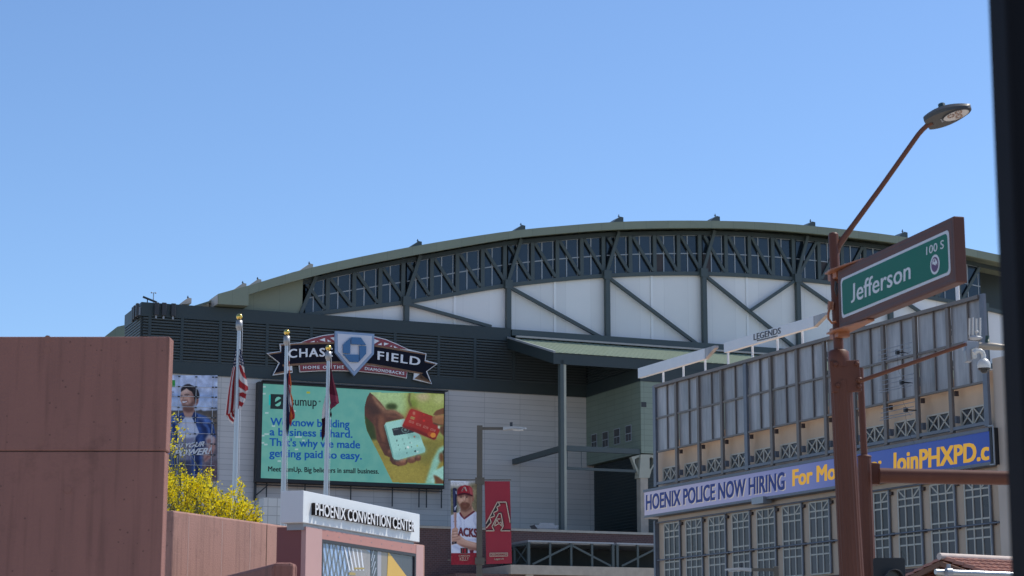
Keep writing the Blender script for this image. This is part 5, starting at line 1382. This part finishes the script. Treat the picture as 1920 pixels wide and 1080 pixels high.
# ================================================================== BANNER LAMP POST
bronze = mat('bronze_paint', (.115, .095, .07), .45, .2, var=.08, vscale=3)
BY = 60.0
BF = Fr((0, BY, 0), 90)
z13 = Z(830, 780, 3.6); zb = Z(840, 890, 6)
def street_lamp(name, lab, group, fr, x, ztop, w, left):
    t = thing(name, lab, 'street lamp', fr.P(x, 0, 0), group)
    b = MB(); b.box(fr, x - w / 2, x + w / 2, 0, ztop, -w / 2, w / 2); b.build('pole', bronze, t, bevel=.01)
    sg_ = -1 if left else 1
    b = MB(); x1 = x + sg_ * (w / 2 + .62)
    b.box(fr, min(x + sg_ * w / 2, x1), max(x + sg_ * w / 2, x1), ztop - .13, ztop - .05, -.05, .05); b.build('arm', bronze, t)
    b = MB()
    n = 12; ring = []
    for i in range(n + 1):
        f = i / n
        wd = .13 * (math.sin(math.pi * min(1, .22 + f * .78)) ** .7 if f < 1 else 0.0) + .012
        zt2 = ztop - .05 - .02 * f + .02 * math.sin(f * math.pi)
        ring.append((x1 + sg_ * f * .72, wd, zt2, zt2 - (.10 - .06 * f)))
    for (xa, wa, ta, ba), (xb, wb, tb2, bb2) in zip(ring, ring[1:]):
        b.hexa([fr.P(xa, ba, wa), fr.P(xb, bb2, wb), fr.P(xb, bb2, -wb), fr.P(xa, ba, -wa), fr.P(xa, ta, wa), fr.P(xb, tb2, wb), fr.P(xb, tb2, -wb), fr.P(xa, ta, -wa)])
    hd = b.build('lamp_head', mat('pale_lamp_metal', (.42, .40, .38), .4, .5), t)
    b = MB(); xs = sorted((x1 + sg_ * .3, x1 + sg_ * .62)); b.box(fr, xs[0], xs[1], ztop - .14, ztop - .115, -.09, .09); b.build('lens', mat('lamp_lens', (.5, .5, .48), .2), hd)
    b = MB(); xs = x1 + sg_ * .25; b.tube([fr.P(xs, ztop - .04, 0), fr.P(xs, ztop + .10, 0)], .045, 10); b.build('photocell', M['dark_metal'], hd)
    return t
x0 = at(899.5, 810, BY).x; zt9 = at(899.5, 798, BY).z
lp_ = street_lamp('street_lamp', 'brown square lamp post carrying a player banner and a red banner', 'street lamps', BF, x0, zt9, .17, False)
b = MB()
for y in (902, 1052):
    z = at(900, y, BY).z
    b.box(BF, x0 - .13, x0 + .15, z - .1, z + .1, -.11, .11)
    b.box(BF, x0 - .95, x0 - .1, z + .02, z + .05, -.02, .02); b.box(BF, x0 + .1, x0 + .95, z + .02, z + .05, -.02, .02)
b.build('banner_bracket', bronze, lp_)
def bl(name, m, groups, i, par):
    bb = MB()
    for pts in groups: bb.poly(BF, [zb(*p_) for p_ in pts], .03, .04 + .004 * i)
    return bb.build(name, m, par)
def bc(n, c, rough=.6, var=0.0): return mat('banner_' + n, lin(*c), rough, var=var, vscale=2)
ban = thing('banner', 'street banner showing a bearded baseball player in red cap holding a bat', 'banner', at(870, 1058, BY), 'banners on the lamp post')
b = MB(); b.poly(BF, [zb(*p_) for p_ in ((30, 67), (326, 79), (336, 1012), (36, 1012))], .02, .030); b.build('cloth', bc('backing', (210, 205, 200)), ban)
paint('print', BF, zb, (30, 67, 336, 1013), 104, 322, .035, (200, 192, 182), [
    ([(30, 60), (340, 60), (340, 110), (30, 110)], (214, 212, 214), 14), ([(30, 150), (120, 140), (120, 430), (30, 460)], (112, 108, 86), 16), ([(235, 100), (340, 90), (340, 430), (250, 400)], (134, 122, 90), 18), (dot(300, 200, 30, 60), (168, 150, 112), 20), (dot(50, 300, 24, 60), (140, 132, 104), 16), (None, 'n0.05:6', 0),
    ([(30, 460), (90, 440), (135, 418), (180, 470), (290, 405), (326, 425), (340, 470), (340, 884), (30, 884)], (224, 226, 240), 3), ([(30, 470), (80, 450), (110, 620), (30, 640)], (198, 200, 222), 10), (stroke([(130, 470), (150, 560), (120, 600)], 12), (186, 190, 214), 7), (stroke([(300, 440), (290, 520), (330, 590)], 14), (188, 192, 216), 7), (stroke([(180, 520), (186, 600)], 4), (176, 180, 206), 3), (stroke([(100, 720), (200, 740), (330, 730)], 16), (182, 184, 210), 8), (stroke([(60, 800), (160, 850), (300, 870)], 30), (190, 192, 214), 12),
    ([(142, 360), (262, 335), (288, 408), (182, 486), (138, 430)], (180, 132, 108), 3), ([(142, 365), (262, 335), (268, 385), (200, 420), (146, 405)], (126, 86, 70), 8), (stroke([(270, 360), (282, 410)], 10), (212, 166, 138), 5),
    (stroke([(132, 424), (150, 462), (182, 497), (240, 454), (300, 410)], 17), (112, 34, 46), 2), (stroke([(136, 426), (182, 484), (292, 408)], 5), (84, 24, 36), 2),
    (stroke([(62, 530), (78, 522), (98, 524)], 7), (70, 60, 76), 3),
    ([(264, 246), (290, 242), (292, 286), (270, 310)], (178, 122, 98), 3), (stroke([(276, 256), (284, 276), (274, 296)], 6), (120, 76, 62), 3), ([(96, 255), (108, 250), (112, 295), (102, 285)], (150, 102, 84), 3),
    ([(104, 235), (120, 222), (272, 228), (272, 300), (258, 350), (218, 390), (168, 390), (135, 352), (110, 300)], (208, 160, 132), 2.5), ([(222, 225), (274, 225), (272, 305), (256, 352), (222, 388), (226, 320)], (164, 114, 92), 11), ([(104, 226), (272, 226), (272, 252), (104, 252)], (134, 90, 74), 9), (dot(150, 286, 20, 14), (226, 178, 150), 8), (dot(188, 262, 8, 26), (226, 182, 154), 5), (stroke([(198, 256), (202, 296)], 8), (158, 108, 88), 4), (dot(190, 298, 16, 6), (168, 112, 92), 4),
    ([(134, 332), (160, 308), (215, 310), (244, 326), (248, 350), (226, 384), (195, 396), (165, 392), (142, 366)], (116, 70, 52), 5), (dot(190, 352, 22, 10), (150, 98, 76), 6, .7), (stroke([(164, 330), (188, 326), (210, 331)], 7), (150, 86, 76), 2.5), (stroke([(112, 300), (128, 345), (142, 366)], 12), (140, 92, 72), 5, .8),
    (stroke([(130, 243), (158, 240)], 7), (84, 54, 44), 2.5), (stroke([(196, 240), (226, 241)], 7), (84, 54, 44), 2.5), (dot(147, 256, 9, 5), (60, 44, 42), 2), (dot(210, 256, 10, 5), (60, 44, 42), 2),
    ([(104, 210), (110, 162), (140, 130), (190, 117), (245, 127), (272, 155), (280, 240), (190, 214), (106, 230)], (166, 34, 46), 2), ([(230, 130), (272, 155), (280, 238), (240, 222)], (188, 90, 90), 10), ([(104, 200), (112, 160), (140, 132), (150, 200)], (128, 24, 36), 9), (stroke([(190, 118), (230, 150), (246, 215)], 4), (120, 24, 34), 2), ([(94, 232), (130, 210), (190, 202), (240, 211), (282, 238), (278, 245), (190, 224), (108, 238)], (78, 20, 32), 2),
    ([(150, 186), (178, 136), (198, 136), (217, 187), (202, 187), (187, 152), (166, 187)], (190, 168, 152), 1.5), ([(158, 184), (180, 142), (186, 148), (166, 184)], (36, 26, 30), 1.5),
    ([(52, 160), (65, 149), (92, 151), (99, 165), (97, 425), (60, 428)], (32, 34, 66), 1.5), (stroke([(68, 170), (70, 400)], 8), (78, 84, 124), 4), ([(62, 426), (97, 424), (92, 610), (74, 610)], (200, 160, 148), 1.5), (stroke([(86, 430), (86, 600)], 7), (154, 112, 104), 3), (stroke([(76, 400), (84, 374), (96, 348)], 9), (206, 208, 222), 1.5), (stroke([(70, 380), (92, 356)], 7), (206, 208, 222), 1.5), (stroke([(90, 184), (92, 220)], 9), (200, 204, 220), 2),
    ([(46, 612), (90, 588), (114, 612), (110, 660), (150, 698), (200, 736), (340, 772), (340, 856), (240, 844), (150, 804), (90, 772), (42, 795), (36, 700)], (206, 158, 136), 2.5), ([(100, 770), (200, 800), (340, 826), (340, 860), (240, 846), (150, 806)], (150, 104, 88), 8), (stroke([(150, 720), (230, 762), (330, 790)], 14), (224, 180, 156), 7), (stroke([(50, 640), (108, 632)], 6), (144, 98, 84), 3), (stroke([(46, 672), (110, 662)], 6), (144, 98, 84), 3), (stroke([(46, 708), (116, 694)], 6), (144, 98, 84), 3), (stroke([(60, 740), (140, 722)], 7), (158, 110, 94), 4), (dot(80, 654, 20, 8), (228, 186, 164), 4), (dot(84, 686, 20, 8), (226, 184, 162), 4),
    ([(42, 755), (95, 750), (99, 776), (42, 783)], (58, 46, 50), 2), (dot(66, 766, 10, 8), (130, 112, 108), 2), ([(240, 850), (290, 846), (286, 884), (250, 884)], (110, 34, 46), 3),
    ([(30, 882), (340, 880), (340, 1020), (30, 1020)], (150, 34, 48), 1), ([(30, 882), (340, 880), (340, 1020), (30, 1020)], 'n0.04:7', 3), ([(138, 822), (226, 822), (226, 888), (138, 888)], (150, 140, 134), 1), ([(143, 827), (221, 827), (221, 884), (143, 884)], (58, 42, 44), 1), ([(30, 66), (195, 66), (195, 79), (30, 79)], (240, 242, 248), 1),
    ], print_mat('banner_print'), ban, clip=[(30, 67), (326, 79), (336, 1012), (36, 1012)], grain=.03)
jers = bc('jersey', (222, 224, 240)); mar = bc('maroon', (112, 30, 44)); redb = bc('red', (172, 36, 48)); ink_ = bc('ink', (40, 30, 36))
bb = MB(); letters(bb, BF, 'ACKS', [zb(*p_) for p_ in ((112, 595), (330, 612), (330, 705), (112, 682))], .05, .054, bold=.045); bb.build('lettering', mar, ban)
def btext(body, quad, m, par, dd=.05, bold=.02, **k):
    bb = MB(); letters(bb, BF, body, [zb(*p_) for p_ in quad], dd - .006, dd, bold=bold, **k); bb.build('lettering', m, par)
btext('18', ((160, 832), (205, 832), (205, 880), (160, 880)), redb, ban, bold=.03)
btanm = bc('tan', (206, 180, 156))
btext('CARSON', ((120, 905), (246, 903), (246, 920), (120, 922)), btanm, ban, bold=.01)
btext('KELLY', ((133, 930), (234, 928), (234, 965), (133, 967)), btanm, ban, bold=.0)
ban2 = thing('banner', 'plain red street banner with a large outlined letter A emblem', 'banner', at(934, 1056, BY), 'banners on the lamp post')
b = MB(); q = [zb(*p_) for p_ in ((412, 73), (697, 75), (719, 998), (430, 1006))]
vs_ = []; nu, nv = 16, 30
for side in (0, 1):
    for j in range(nv + 1):
        for i in range(nu + 1):
            u, v = i / nu, j / nv
            x = (q[0][0] * (1 - u) + q[1][0] * u) * (1 - v) + (q[3][0] * (1 - u) + q[2][0] * u) * v
            y = (q[0][1] * (1 - u) + q[1][1] * u) * (1 - v) + (q[3][1] * (1 - u) + q[2][1] * u) * v
            p_ = at(x, y, BY - .03 + .012 * math.sin(u * 9 + v * 4) * (.3 + v)); vs_.append(p_ + Vector((0, .006 * side, 0)))
n_ = (nu + 1) * (nv + 1)
b.add(vs_, [tuple((k * n_ + j * (nu + 1) + i, k * n_ + (j + 1) * (nu + 1) + i, k * n_ + (j + 1) * (nu + 1) + i + 1, k * n_ + j * (nu + 1) + i + 1)[::1 if k == 0 else -1]) for k in (0, 1) for j in range(nv) for i in range(nu)], 0, True)
b.build('cloth', bc('red_cloth', (158, 34, 50), var=.06), ban2)
def bl2(name, m, strips, w, i):
    bb = MB()
    for pts in strips:
        pz = BF.hits([zb(*p_) for p_ in pts], .07)
        for a, c_ in zip(pz, pz[1:]): bb.strip(BF, a, c_, w, .055, .062 + .003 * i)
    return bb.build(name, m, ban2)
A1 = ((427, 552), (556, 308), (654, 308), (699, 540)); A2 = ((428, 632), (520, 632), (496, 582), (570, 437), (597, 437), (622, 580), (592, 632), (701, 632))
bl2('emblem_shadow', ink_, [[(x + 5, y + 7) for x, y in A1], [(x + 2, y - 7) for x, y in A2]], .045, 0)
bb = MB(); bb.poly(BF, [zb(*p_) for p_ in ((568, 314), (586, 346), (550, 362), (562, 402), (512, 428), (524, 467), (470, 487), (486, 537), (430, 598), (428, 552))], .055, .068); bb.build('emblem_teeth', ink_, ban2)
bl2('emblem_outline', btanm, [A1, A2, ((568, 312), (586, 346), (550, 362), (562, 402), (512, 428), (524, 467), (470, 487), (486, 537), (430, 600))], .028, 3)
bl2('emblem_star', btanm, [((520, 580), (552, 498), (592, 498), (610, 585), (576, 548), (520, 580)), ((552, 498), (560, 530), (576, 548), (596, 530), (592, 498))], .025, 3)
bl2('label_box', btanm, [((470, 882), (672, 880), (672, 916), (470, 920), (470, 882))], .015, 3)
bb = MB(); letters(bb, BF, 'DBACKS.COM', [zb(*p_) for p_ in ((480, 887), (664, 885), (664, 910), (480, 914))], .06, .072, bold=.0); bb.build('lettering', btanm, ban2)
bb = MB(); letters(bb, BF, 'Legends', [zb(*p_) for p_ in ((520, 936), (630, 934), (630, 954), (520, 958))], .06, .072, bold=.0, shear=.25); bb.build('lettering', btanm, ban2)
LF = Fr((0, 55, 0), 90)
street_lamp('street_lamp', 'lamp head on short arm at the lower edge before the tan building windows', 'street lamps', LF, at(1455, 1070, 55).x, at(1455, 1062, 55).z, .13, True)
# ================================================================== BROWN SIGN POLE
rust = mat('brown_pole_paint', (.120, .044, .027), .5, var=.14, vscale=3, stretch=(1, 1, .25), spec=.22)
rust_plain = mat('brown_arm_paint', (.135, .050, .028), .45, spec=.3)
rust2 = mat('brown_bracket_paint', (.30, .105, .04), .45, var=.25, vscale=9)
zF = Z(1540, 600, 2.25); zD = Z(1540, 400, 4.5)
PY = 22.3
sp_ = thing('sign_pole', 'thick fluted brown street pole with bolted plate, lamp arm and camera arm', 'pole', (at(1600, 1080, PY).x + .12, PY, 0))
k = PY / FPX
a_ = at(1577, 715, PY); c_ = at(1597, 1080, PY); dirn = (c_ - a_) / (a_.z - c_.z)
base = a_ + dirn * a_.z
b = MB(); b.tube([base, c_, a_], [.165, 23.2 * k, 20.6 * k], 40, flute=.045); b.build('main_pole', rust, sp_)
b = MB(); t0 = at(1573, 677, PY); t1 = at(1572, 660, PY); b.tube([at(1575, 690, PY), t0, t1, t1 + Vector((0, 0, .02))], [21 * k, 20.5 * k, 19.5 * k, 15 * k], 24); b.build('pole_cap', rust, sp_)
b = MB(); u0 = at(1562.5, 441, PY); b.tube([at(1573, 665, PY), u0, u0 + Vector((0, 0, .02)), u0 + Vector((0, 0, .03))], [9.6 * k, 9.8 * k, 8.6 * k, 5 * k], 20); b.build('upper_pole', rust, sp_)
PF = Fr((0, PY - .175, 0), 89)
b = MB(); b.poly(PF, [zF(*p_) for p_ in ((34, 172), (160, 168), (171, 302), (46, 306))], -.05, .0); pt_ = b.build('bolt_plate', rust, sp_, bevel=.012)
for x, y in ((60, 186), (150, 186), (70, 275), (158, 279)):
    b = MB(); q = PF.hit(*zF(x, y), .0); b.tube([PF.P(*q, -.01), PF.P(*q, .02), PF.P(*q, .03)], [.028, .028, .018], 10); b.build('bolt', rust, pt_)
# lamp arm and head
LPZ = Z(1720, 180, 13.5)
YA = 22.3
arm = [at(1566, 482, YA), at(1571, 462, YA), at(1600, 422, YA), at(1652, 351, YA - .15), at(1722, 252, YA - .3), at(1729, 244, YA - .32), at(1738, 235.5, YA - .36), at(1748, 229.5, YA - .4)]
b = MB(); b.tube(arm, [.042, .04, .031, .029, .028, .028, .028, .028], 14); b.build('lamp_arm', rust_plain, sp_)
b = MB(); b.tube([at(1564, 470, YA), at(1572, 460, YA)], [.05, .045], 12); b.build('arm_socket', rust, sp_)
hx = Vector((.82, -.42, .20)).normalized(); hz = Vector((-.20, .42, 1)); hz = (hz - hx * hz.dot(hx)).normalized(); hy = hz.cross(hx)
ho = at(1737, 231, YA - .36)
lh = 0.53
def head_w(f): return .150 * (max(0.0, math.sin(math.pi * (0.10 + .90 * f) ** .82)) ** .62) + .012 if f < .999 else .015
b = MB(); n = 22; rows = []
for i in range(n + 1):
    f = i / n; w_ = head_w(f)
    zt_c = .055 + .035 * math.sin(math.pi * f); zbm = -.035 + .02 * f
    prof = [(-w_, .012), (-w_ * .8, zt_c * .75), (0, zt_c), (w_ * .8, zt_c * .75), (w_, .012), (w_ * .92, zbm), (-w_ * .92, zbm)]
    rows.append([ho + hx * (lh * f) + hy * y + hz * z for y, z in prof])
vs_ = [p_ for r_ in rows for p_ in r_]
b.add(vs_, [(i * 7 + j, i * 7 + (j + 1) % 7, (i + 1) * 7 + (j + 1) % 7, (i + 1) * 7 + j) for i in range(n) for j in range(7)] + [tuple(range(6, -1, -1)), tuple(n * 7 + j for j in range(7))])
lhd = b.build('lamp_head', mat('lamp_grey', (.075, .068, .06), .4, .3), sp_)
b = MB()
ring = [(lh * .66 + .172 * math.cos(t), .104 * math.sin(t)) for t in [i * math.pi / 14 for i in range(28)]]
bot = lambda x: -.035 + .02 * x / lh - .002
b.add([ho + hx * x + hy * y + hz * bot(x) for x, y in ring] + [ho + hx * (lh * .66 + (x - lh * .66) * .88) + hy * y * .86 + hz * (bot(x) - .012) for x, y in ring], [(i, (i + 1) % 28, 28 + (i + 1) % 28, 28 + i) for i in range(28)])
b.build('lens_rim', M['dark_metal'], lhd)
b = MB(); b.add([ho + hx * (lh * .66 + (x - lh * .66) * .88) + hy * y * .86 + hz * (bot(x) - .006) for x, y in ring], [tuple(range(27, -1, -1))]); b.build('lens', mat('frosted_lens', (.62, .58, .54), .3), lhd)
b = MB()
for cx, cy in ((.56, -.03), (.70, .035), (.74, -.045)):
    for i in range(9):
        t = i * .7; p_ = ho + hx * (lh * cx + .035 * math.cos(t)) + hy * (cy + .028 * math.sin(t)) + hz * (bot(lh * cx) - .012); b.ball(p_, .009, n=6)
b.build('led_cluster', mat('led_amber', (.42, .27, .2), .4), lhd)
b = MB(); b.add([ho + hx * x + hy * y + hz * (bot(x) - .0015) for x, y in ((.17, -.03), (.24, -.03), (.24, .04), (.17, .04))], [(3, 2, 1, 0)]); b.build('rating_label', M['grey_metal'], lhd)
b = MB(); p_ = ho + hx * (lh * .40) + hz * .08; b.tube([p_, p_ + hz * .095], .041, 14); b.build('photocell', mat('photocell_green', (.028, .06, .06), .5), lhd)
b = MB(); p_ = ho + hx * .06 + hz * .07; b.bar(p_ - hy * .04, p_ + hy * .04, .05, .03); b.build('clamp', M['dark_metal'], lhd)
# camera arm
ca0 = at(1607, 713, PY - .1); ca1 = at(1812, 645, PY - 1.0)
b = MB(); b.tube([ca0, at(1617, 713, PY - .15), ca1], [.026, .024, .020], 10); b.ball(at(1612, 713, PY - .12), .035); b.build('camera_arm', rust_plain, sp_)
b = MB()
lo = [zD(*p_) for p_ in ((78, 752), (70, 800), (58, 850), (60, 890), (90, 925), (125, 915))]
b.tube([at(x, y, PY - .1) for x, y in lo], .014, 8); b.tube([at(1558, 566, PY - .06), at(1557, 580, PY - .06)], .035, 10); b.build('cable_loop', rust2, sp_)
b = MB(); lo = [zD(*p_) for p_ in ((122, 575), (118, 640), (128, 700), (140, 640), (138, 590))]; b.tube([at(x, y, PY - .16) for x, y in lo], .012, 6); b.build('conduit', M['dark_metal'], sp_)
# street name sign
js = thing('street_sign', 'green street name sign in a thick brown frame bracketed to the brown pole', 'street sign', JF.P(1.3, 5.6, 0))
b = MB(); b.box(JF, -.09, 2.72, 5.56, 6.235, -.12, 0); b.build('housing', mat('brown_frame_shaded', (.105, .044, .032), .5, var=.1, vscale=3, spec=.25), js, bevel=.012)  # pole brown made darker: shade on the frame put into its colour
b = MB()
for a0, a1, z0, z1 in ((-.045, 2.675, 6.185, 6.19), (-.045, 2.675, 5.60, 5.605), (-.045, -.04, 5.605, 6.185), (2.67, 2.675, 5.605, 6.185)): b.box(JF, a0, a1, z0, z1, .0, .0012)
b.build('frame_groove', M['dark_metal'], js)
def rrect(s0, s1, z0, z1, r):
    pts = []
    for cx, cz, a0 in ((s1 - r, z1 - r, 0), (s0 + r, z1 - r, 90), (s0 + r, z0 + r, 180), (s1 - r, z0 + r, 270)):
        for i in range(7): 
            t = R(a0 + 15 * i); pts.append((cx + r * math.cos(t), cz + r * math.sin(t)))
    return pts
b = MB(); b.prism(JF, rrect(.0, 2.61, 5.665, 6.12, .05), -.005, .004); sf_ = b.build('face_border', mat('sign_border_white', (.52, .53, .55), .4), js)
b = MB(); b.prism(JF, rrect(.035, 2.575, 5.695, 6.09, .05), 0, .007); b.build('face', mat('sign_green', (.007, .125, .083), .5, var=.05, vscale=2, spec=.2), js)
wl = mat('sign_letter_white', (.56, .58, .60), .45)
b = MB(); letters(b, JF, 'Jefferson', [zD(*p_) for p_ in ((250, 602), (752, 398), (752, 550), (250, 757))], .005, .010, bold=.008, jf=True); b.build('lettering', wl, sf_)
b = MB(); letters(b, JF, '100 S', [zD(*p_) for p_ in ((885, 285), (1032, 222), (1032, 293), (885, 352))], .005, .010, bold=.0); b.build('lettering', wl, sf_)
q = JF.hit(*zD(965, 432)); q1 = JF.hit(*zD(965, 348)); rr = q1[1] - q[1]
def disc(r, cx=0, cz=0, n=32): return [(q[0] + cx * rr + r * rr * math.cos(2 * math.pi * i / n), q[1] + cz * rr + r * rr * math.sin(2 * math.pi * i / n)) for i in range(n)]
b = MB(); b.prism(JF, disc(1), .005, .009); b.build('emblem_ring', wl, sf_)
b = MB(); b.prism(JF, disc(.76), .008, .011); b.build('emblem', mat('emblem_purple', (.09, .028, .10), .5), sf_)
b = MB()
b.prism(JF, [(q[0] + x * rr, q[1] + y * rr) for x, y in ((-.48, .15), (-.42, .42), (-.18, .60), (.12, .60), (-.1, .5), (-.22, .34), (-.1, .22), (.1, .3), (.14, .45), (.02, .5), (.2, .56), (.34, .42), (.30, .2), (.5, .38), (.58, .1), (.5, -.2), (.42, .02), (.3, .02), (.16, -.12), (-.05, -.05), (-.2, .1), (-.34, .05))], .010, .013)
b.build('emblem_bird', wl, sf_)
for (z, s1_) in ((6.235, .55), (5.555, .62)):
    b = MB()
    zz0, zz1 = (z + .001, z + .016) if z > 6 else (z - .016, z - .001)
    pz = [(-.33, -.16), (-.33, .05), (-.10, .08), (s1_, -.02), (s1_, -.1), (-.1, -.16)]
    vs_ = [JF.P(s, zz0, d) for s, d in pz] + [JF.P(s, zz1, d) for s, d in pz]
    n_ = len(pz); b.add(vs_, [tuple(range(n_)), tuple(range(2 * n_ - 1, n_ - 1, -1))] + [(i, n_ + i, n_ + (i + 1) % n_, (i + 1) % n_) for i in range(n_)])
    b.box(JF, -.40, -.30, z - .06, z + .06, -.13, -.02); b.box(JF, -.22, -.12, z - .07, z + .03, -.14, .0)
    b.build('bracket', rust2, js)
# camera and radio unit at the end of the camera arm
z16 = Z(1780, 540, 6); CY = PY - 1.0
CFm = Fr((0, CY, 0), 84)
cm = thing('dome_camera', 'white dome surveillance camera hanging from a grooved grey box on the brown arm', 'camera', at(1845, 690, CY))
b = MB(); b.poly(CFm, [z16(*p_) for p_ in ((190, 592), (325, 600), (330, 660), (255, 690), (255, 830), (200, 825), (185, 700))], -.08, .02); b.build('mount_box', M['grey_metal'], cm, bevel=.008)
b = MB(); b.poly(CFm, [z16(*p_) for p_ in ((255, 685), (312, 672), (312, 785), (262, 800))], .021, .05); b.build('junction_plate', mat('ivory_plastic', (.55, .55, .5), .4), cm)
white_c = mat('camera_white', (.60, .59, .55), .35)
b = MB(); b.tube([at(*z16(x, y), CY - .05) for x, y in ((275, 735), (310, 708), (345, 705), (372, 722), (385, 755), (388, 800))], .026, 12); b.build('gooseneck', white_c, cm)
dc = at(*z16(390, 872), CY - .05); rD = 76 / 6 * CY / FPX
b = MB(); b.ball(dc, rD, n=22, sq=(1, 1, 1.12), lo=0); b.tube([dc + Vector((0, 0, rD * .9)), dc + Vector((0, 0, rD * 1.3))], [rD * .45, rD * .3], 14); b.tube([dc, dc + Vector((0, 0, -.03 * 1))], [rD, rD * .97], 22); b.build('dome_housing', white_c, cm)
b = MB(); b.tube([dc + Vector((0, 0, -.031)), dc + Vector((0, 0, -.05))], [rD * .95, rD * .8], 20); b.ball(dc + Vector((0, 0, -.05)), rD * .6, n=16, sq=(1, 1, .85)); b.build('lens_bubble', mat('smoked_dome', (.02, .02, .02), .1), cm)
rd_ = thing('radio_unit', 'grey wireless radio with four white stick aerials on the camera arm end', 'radio', at(*z16(295, 590), CY))
b = MB(); cc = at(*z16(295, 562), CY); b.ball(cc, .075, n=18, sq=(1, .8, .33)); b.box(CFm, cc.x - .0, cc.x + .01, cc.z - .05, cc.z, -.02, .02); b.build('body', mat('radio_grey', (.42, .43, .44), .4), rd_)
for x, yt, yb in ((226, 342, 528), (264, 333, 528), (305, 345, 520), (348, 336, 528)):
    p0 = at(*z16(x, yb), CY); p1 = at(*z16(x, yt), CY); b = MB(); b.tube([p0, p1], .0085 * 1.15, 10); b.tube([p0 - Vector((0, 0, .03)), p0], .006, 8); b.build('aerial', white_c, rd_)
b = MB(); b.ball(at(*z16(308, 492), CY - .03), .022, sq=(1, 1, .6)); b.build('gps_cap', white_c, rd_)
cl_ = thing('cobra_lamp', 'small grey lamp head with dark green photocell beside the dome camera', 'lamp', at(*z16(330, 650), CY))
b = MB(); pts = [(325, 648, 1), (340, 650, 1), (420, 652, 1.0), (520, 660, .95), (600, 668, .8), (700, 680, .5)]
b.tube([at(*z16(x, y), CY + .02) for x, y, _ in pts], [.036, .036, .042, .040, .034, .02], 14); b.build('head', mat('lamp_taupe', (.30, .26, .21), .4, .2), cl_)
b = MB(); p0 = at(*z16(428, 615), CY + .02); b.tube([p0 - Vector((0, 0, .05)), p0 + Vector((0, 0, .03)), p0 + Vector((0, 0, .031)), at(*z16(428, 538), CY + .02)], [.026, .026, .022, .022], 12); b.build('photocell', mat('photocell_green_small', (.03, .065, .05), .5), cl_)
# ================================================================== MAST ARM POLE
MY = 23.6; km = MY / FPX
ma = thing('mast_arm_pole', 'second brown pole behind the sign pole with a long level mast arm', 'pole', (at(1626, 1045, MY).x, MY, 0))
a_ = at(1620.5, 858, MY); c_ = at(1627, 1060, MY)
b = MB(); b.tube([Vector((c_.x + .05, MY, 0)), c_, a_], [.12, 15 * km, 13 * km], 28, flute=.04); b.build('main_pole', rust, ma)
b = MB(); b.tube([a_, a_ + Vector((0, 0, .02)), a_ + Vector((0, 0, .03))], [13.6 * km, 13.4 * km, 8 * km], 20); b.tube([a_ + Vector((0, 0, .0)), at(1612.5, 690, MY)], [6.6 * km, 6.3 * km], 14); b.build('upper_pipe', rust, ma)
MF2 = Fr((0, MY - .12, 0), 88)
b = MB(); b.poly(MF2, [zF(*p_) for p_ in ((192, 600), (249, 604), (249, 694), (196, 692))], -.14, .02); b.build('arm_clamp', rust, ma, bevel=.012)
b = MB(); b.tube([at(1649, 891.5, MY - .15), at(1900, 896.5, MY - .2), at(2300, 906, MY - .4)], [14.2 * km, 13.2 * km, 11 * km], 24); b.build('mast_arm', rust, ma)
# ================================================================== TRAFFIC SIGNAL
tsY = 23.3
TF = Fr((0, tsY - .3, 0), 92)
ts = thing('traffic_signal', 'black traffic signal head with rounded backplate beside the mast arm pole', 'traffic signal', at(1667, 1060, tsY - .3))
q0 = TF.hit(1636.8, 1046); q1 = TF.hit(1697, 1060)
b = MB(); b.prism(TF, rrect(q0[0], q1[0], q0[1] - 1.0, q0[1], .03), -.012, 0); b.build('backplate', M['black'], ts)
cx = (q0[0] + q1[0]) / 2
b = MB(); b.prism(TF, rrect(cx - .115, cx + .115, q0[1] - .92, q0[1] - .08, .03), -.16, -.0121); b.build('housing', M['black'], ts)
for i in range(3):
    z = q0[1] - .24 - .27 * i; vs_ = []; n = 18
    b = MB()
    for r_, d_ in ((.105, 0), (.105, .17), (.098, .17), (.098, 0)): vs_ += [TF.P(cx + .035 + r_ * math.cos(R(-50 + 280 * j / n)), z + r_ * math.sin(R(-50 + 280 * j / n)), d_ * (1 if 1 else 0)) for j in range(n + 1)]
    m1 = n + 1
    b.add(vs_, [(k_ * m1 + j, k_ * m1 + j + 1, (k_ + 1) * m1 + j + 1, (k_ + 1) * m1 + j) for k_ in range(3) for j in range(n)], 0, True); b.build('visor', M['dark_metal'], ts)
    b = MB(); b.prism(TF, [(cx + .035 + .095 * math.cos(j * .35), z + .095 * math.sin(j * .35)) for j in range(18)], 0, .008); b.build('lens', mat('signal_lens', (.02, .02, .02), .2), ts)
b = MB(); b.bar(TF.P(q0[0] + .02, q0[1] - .5, -.05), Vector((at(1627, 1060, MY).x, MY, q0[1] - .5)), .06, .06); b.build('mount_arm', M['black'], ts)
# ================================================================== NEAR DARK POST at the right edge
p0 = at(1850, 0, 3.0); p1 = at(1893, 1080, 3.0)
NF = Fr((0, 3.0, 0), 90)
b = MB()
dxz = (p1.x - p0.x) / (p1.z - p0.z)
zt2 = 3.4; xl = lambda z: p0.x + dxz * (z - p0.z)
b.prism(NF, [(xl(0), 0), (xl(0) + .26, 0), (xl(zt2) + .26, zt2), (xl(zt2), zt2)], 0, .12)
b.build('post', mat('near_black_paint', (.007, .0075, .010), .8, spec=.12), label='blurred near black post close by at the right edge of the view', cat='post', base=(xl(0) + .13, 3, 0), bevel=.012)
bpy.data.objects.remove(_fo); bpy.data.curves.remove(_fc)
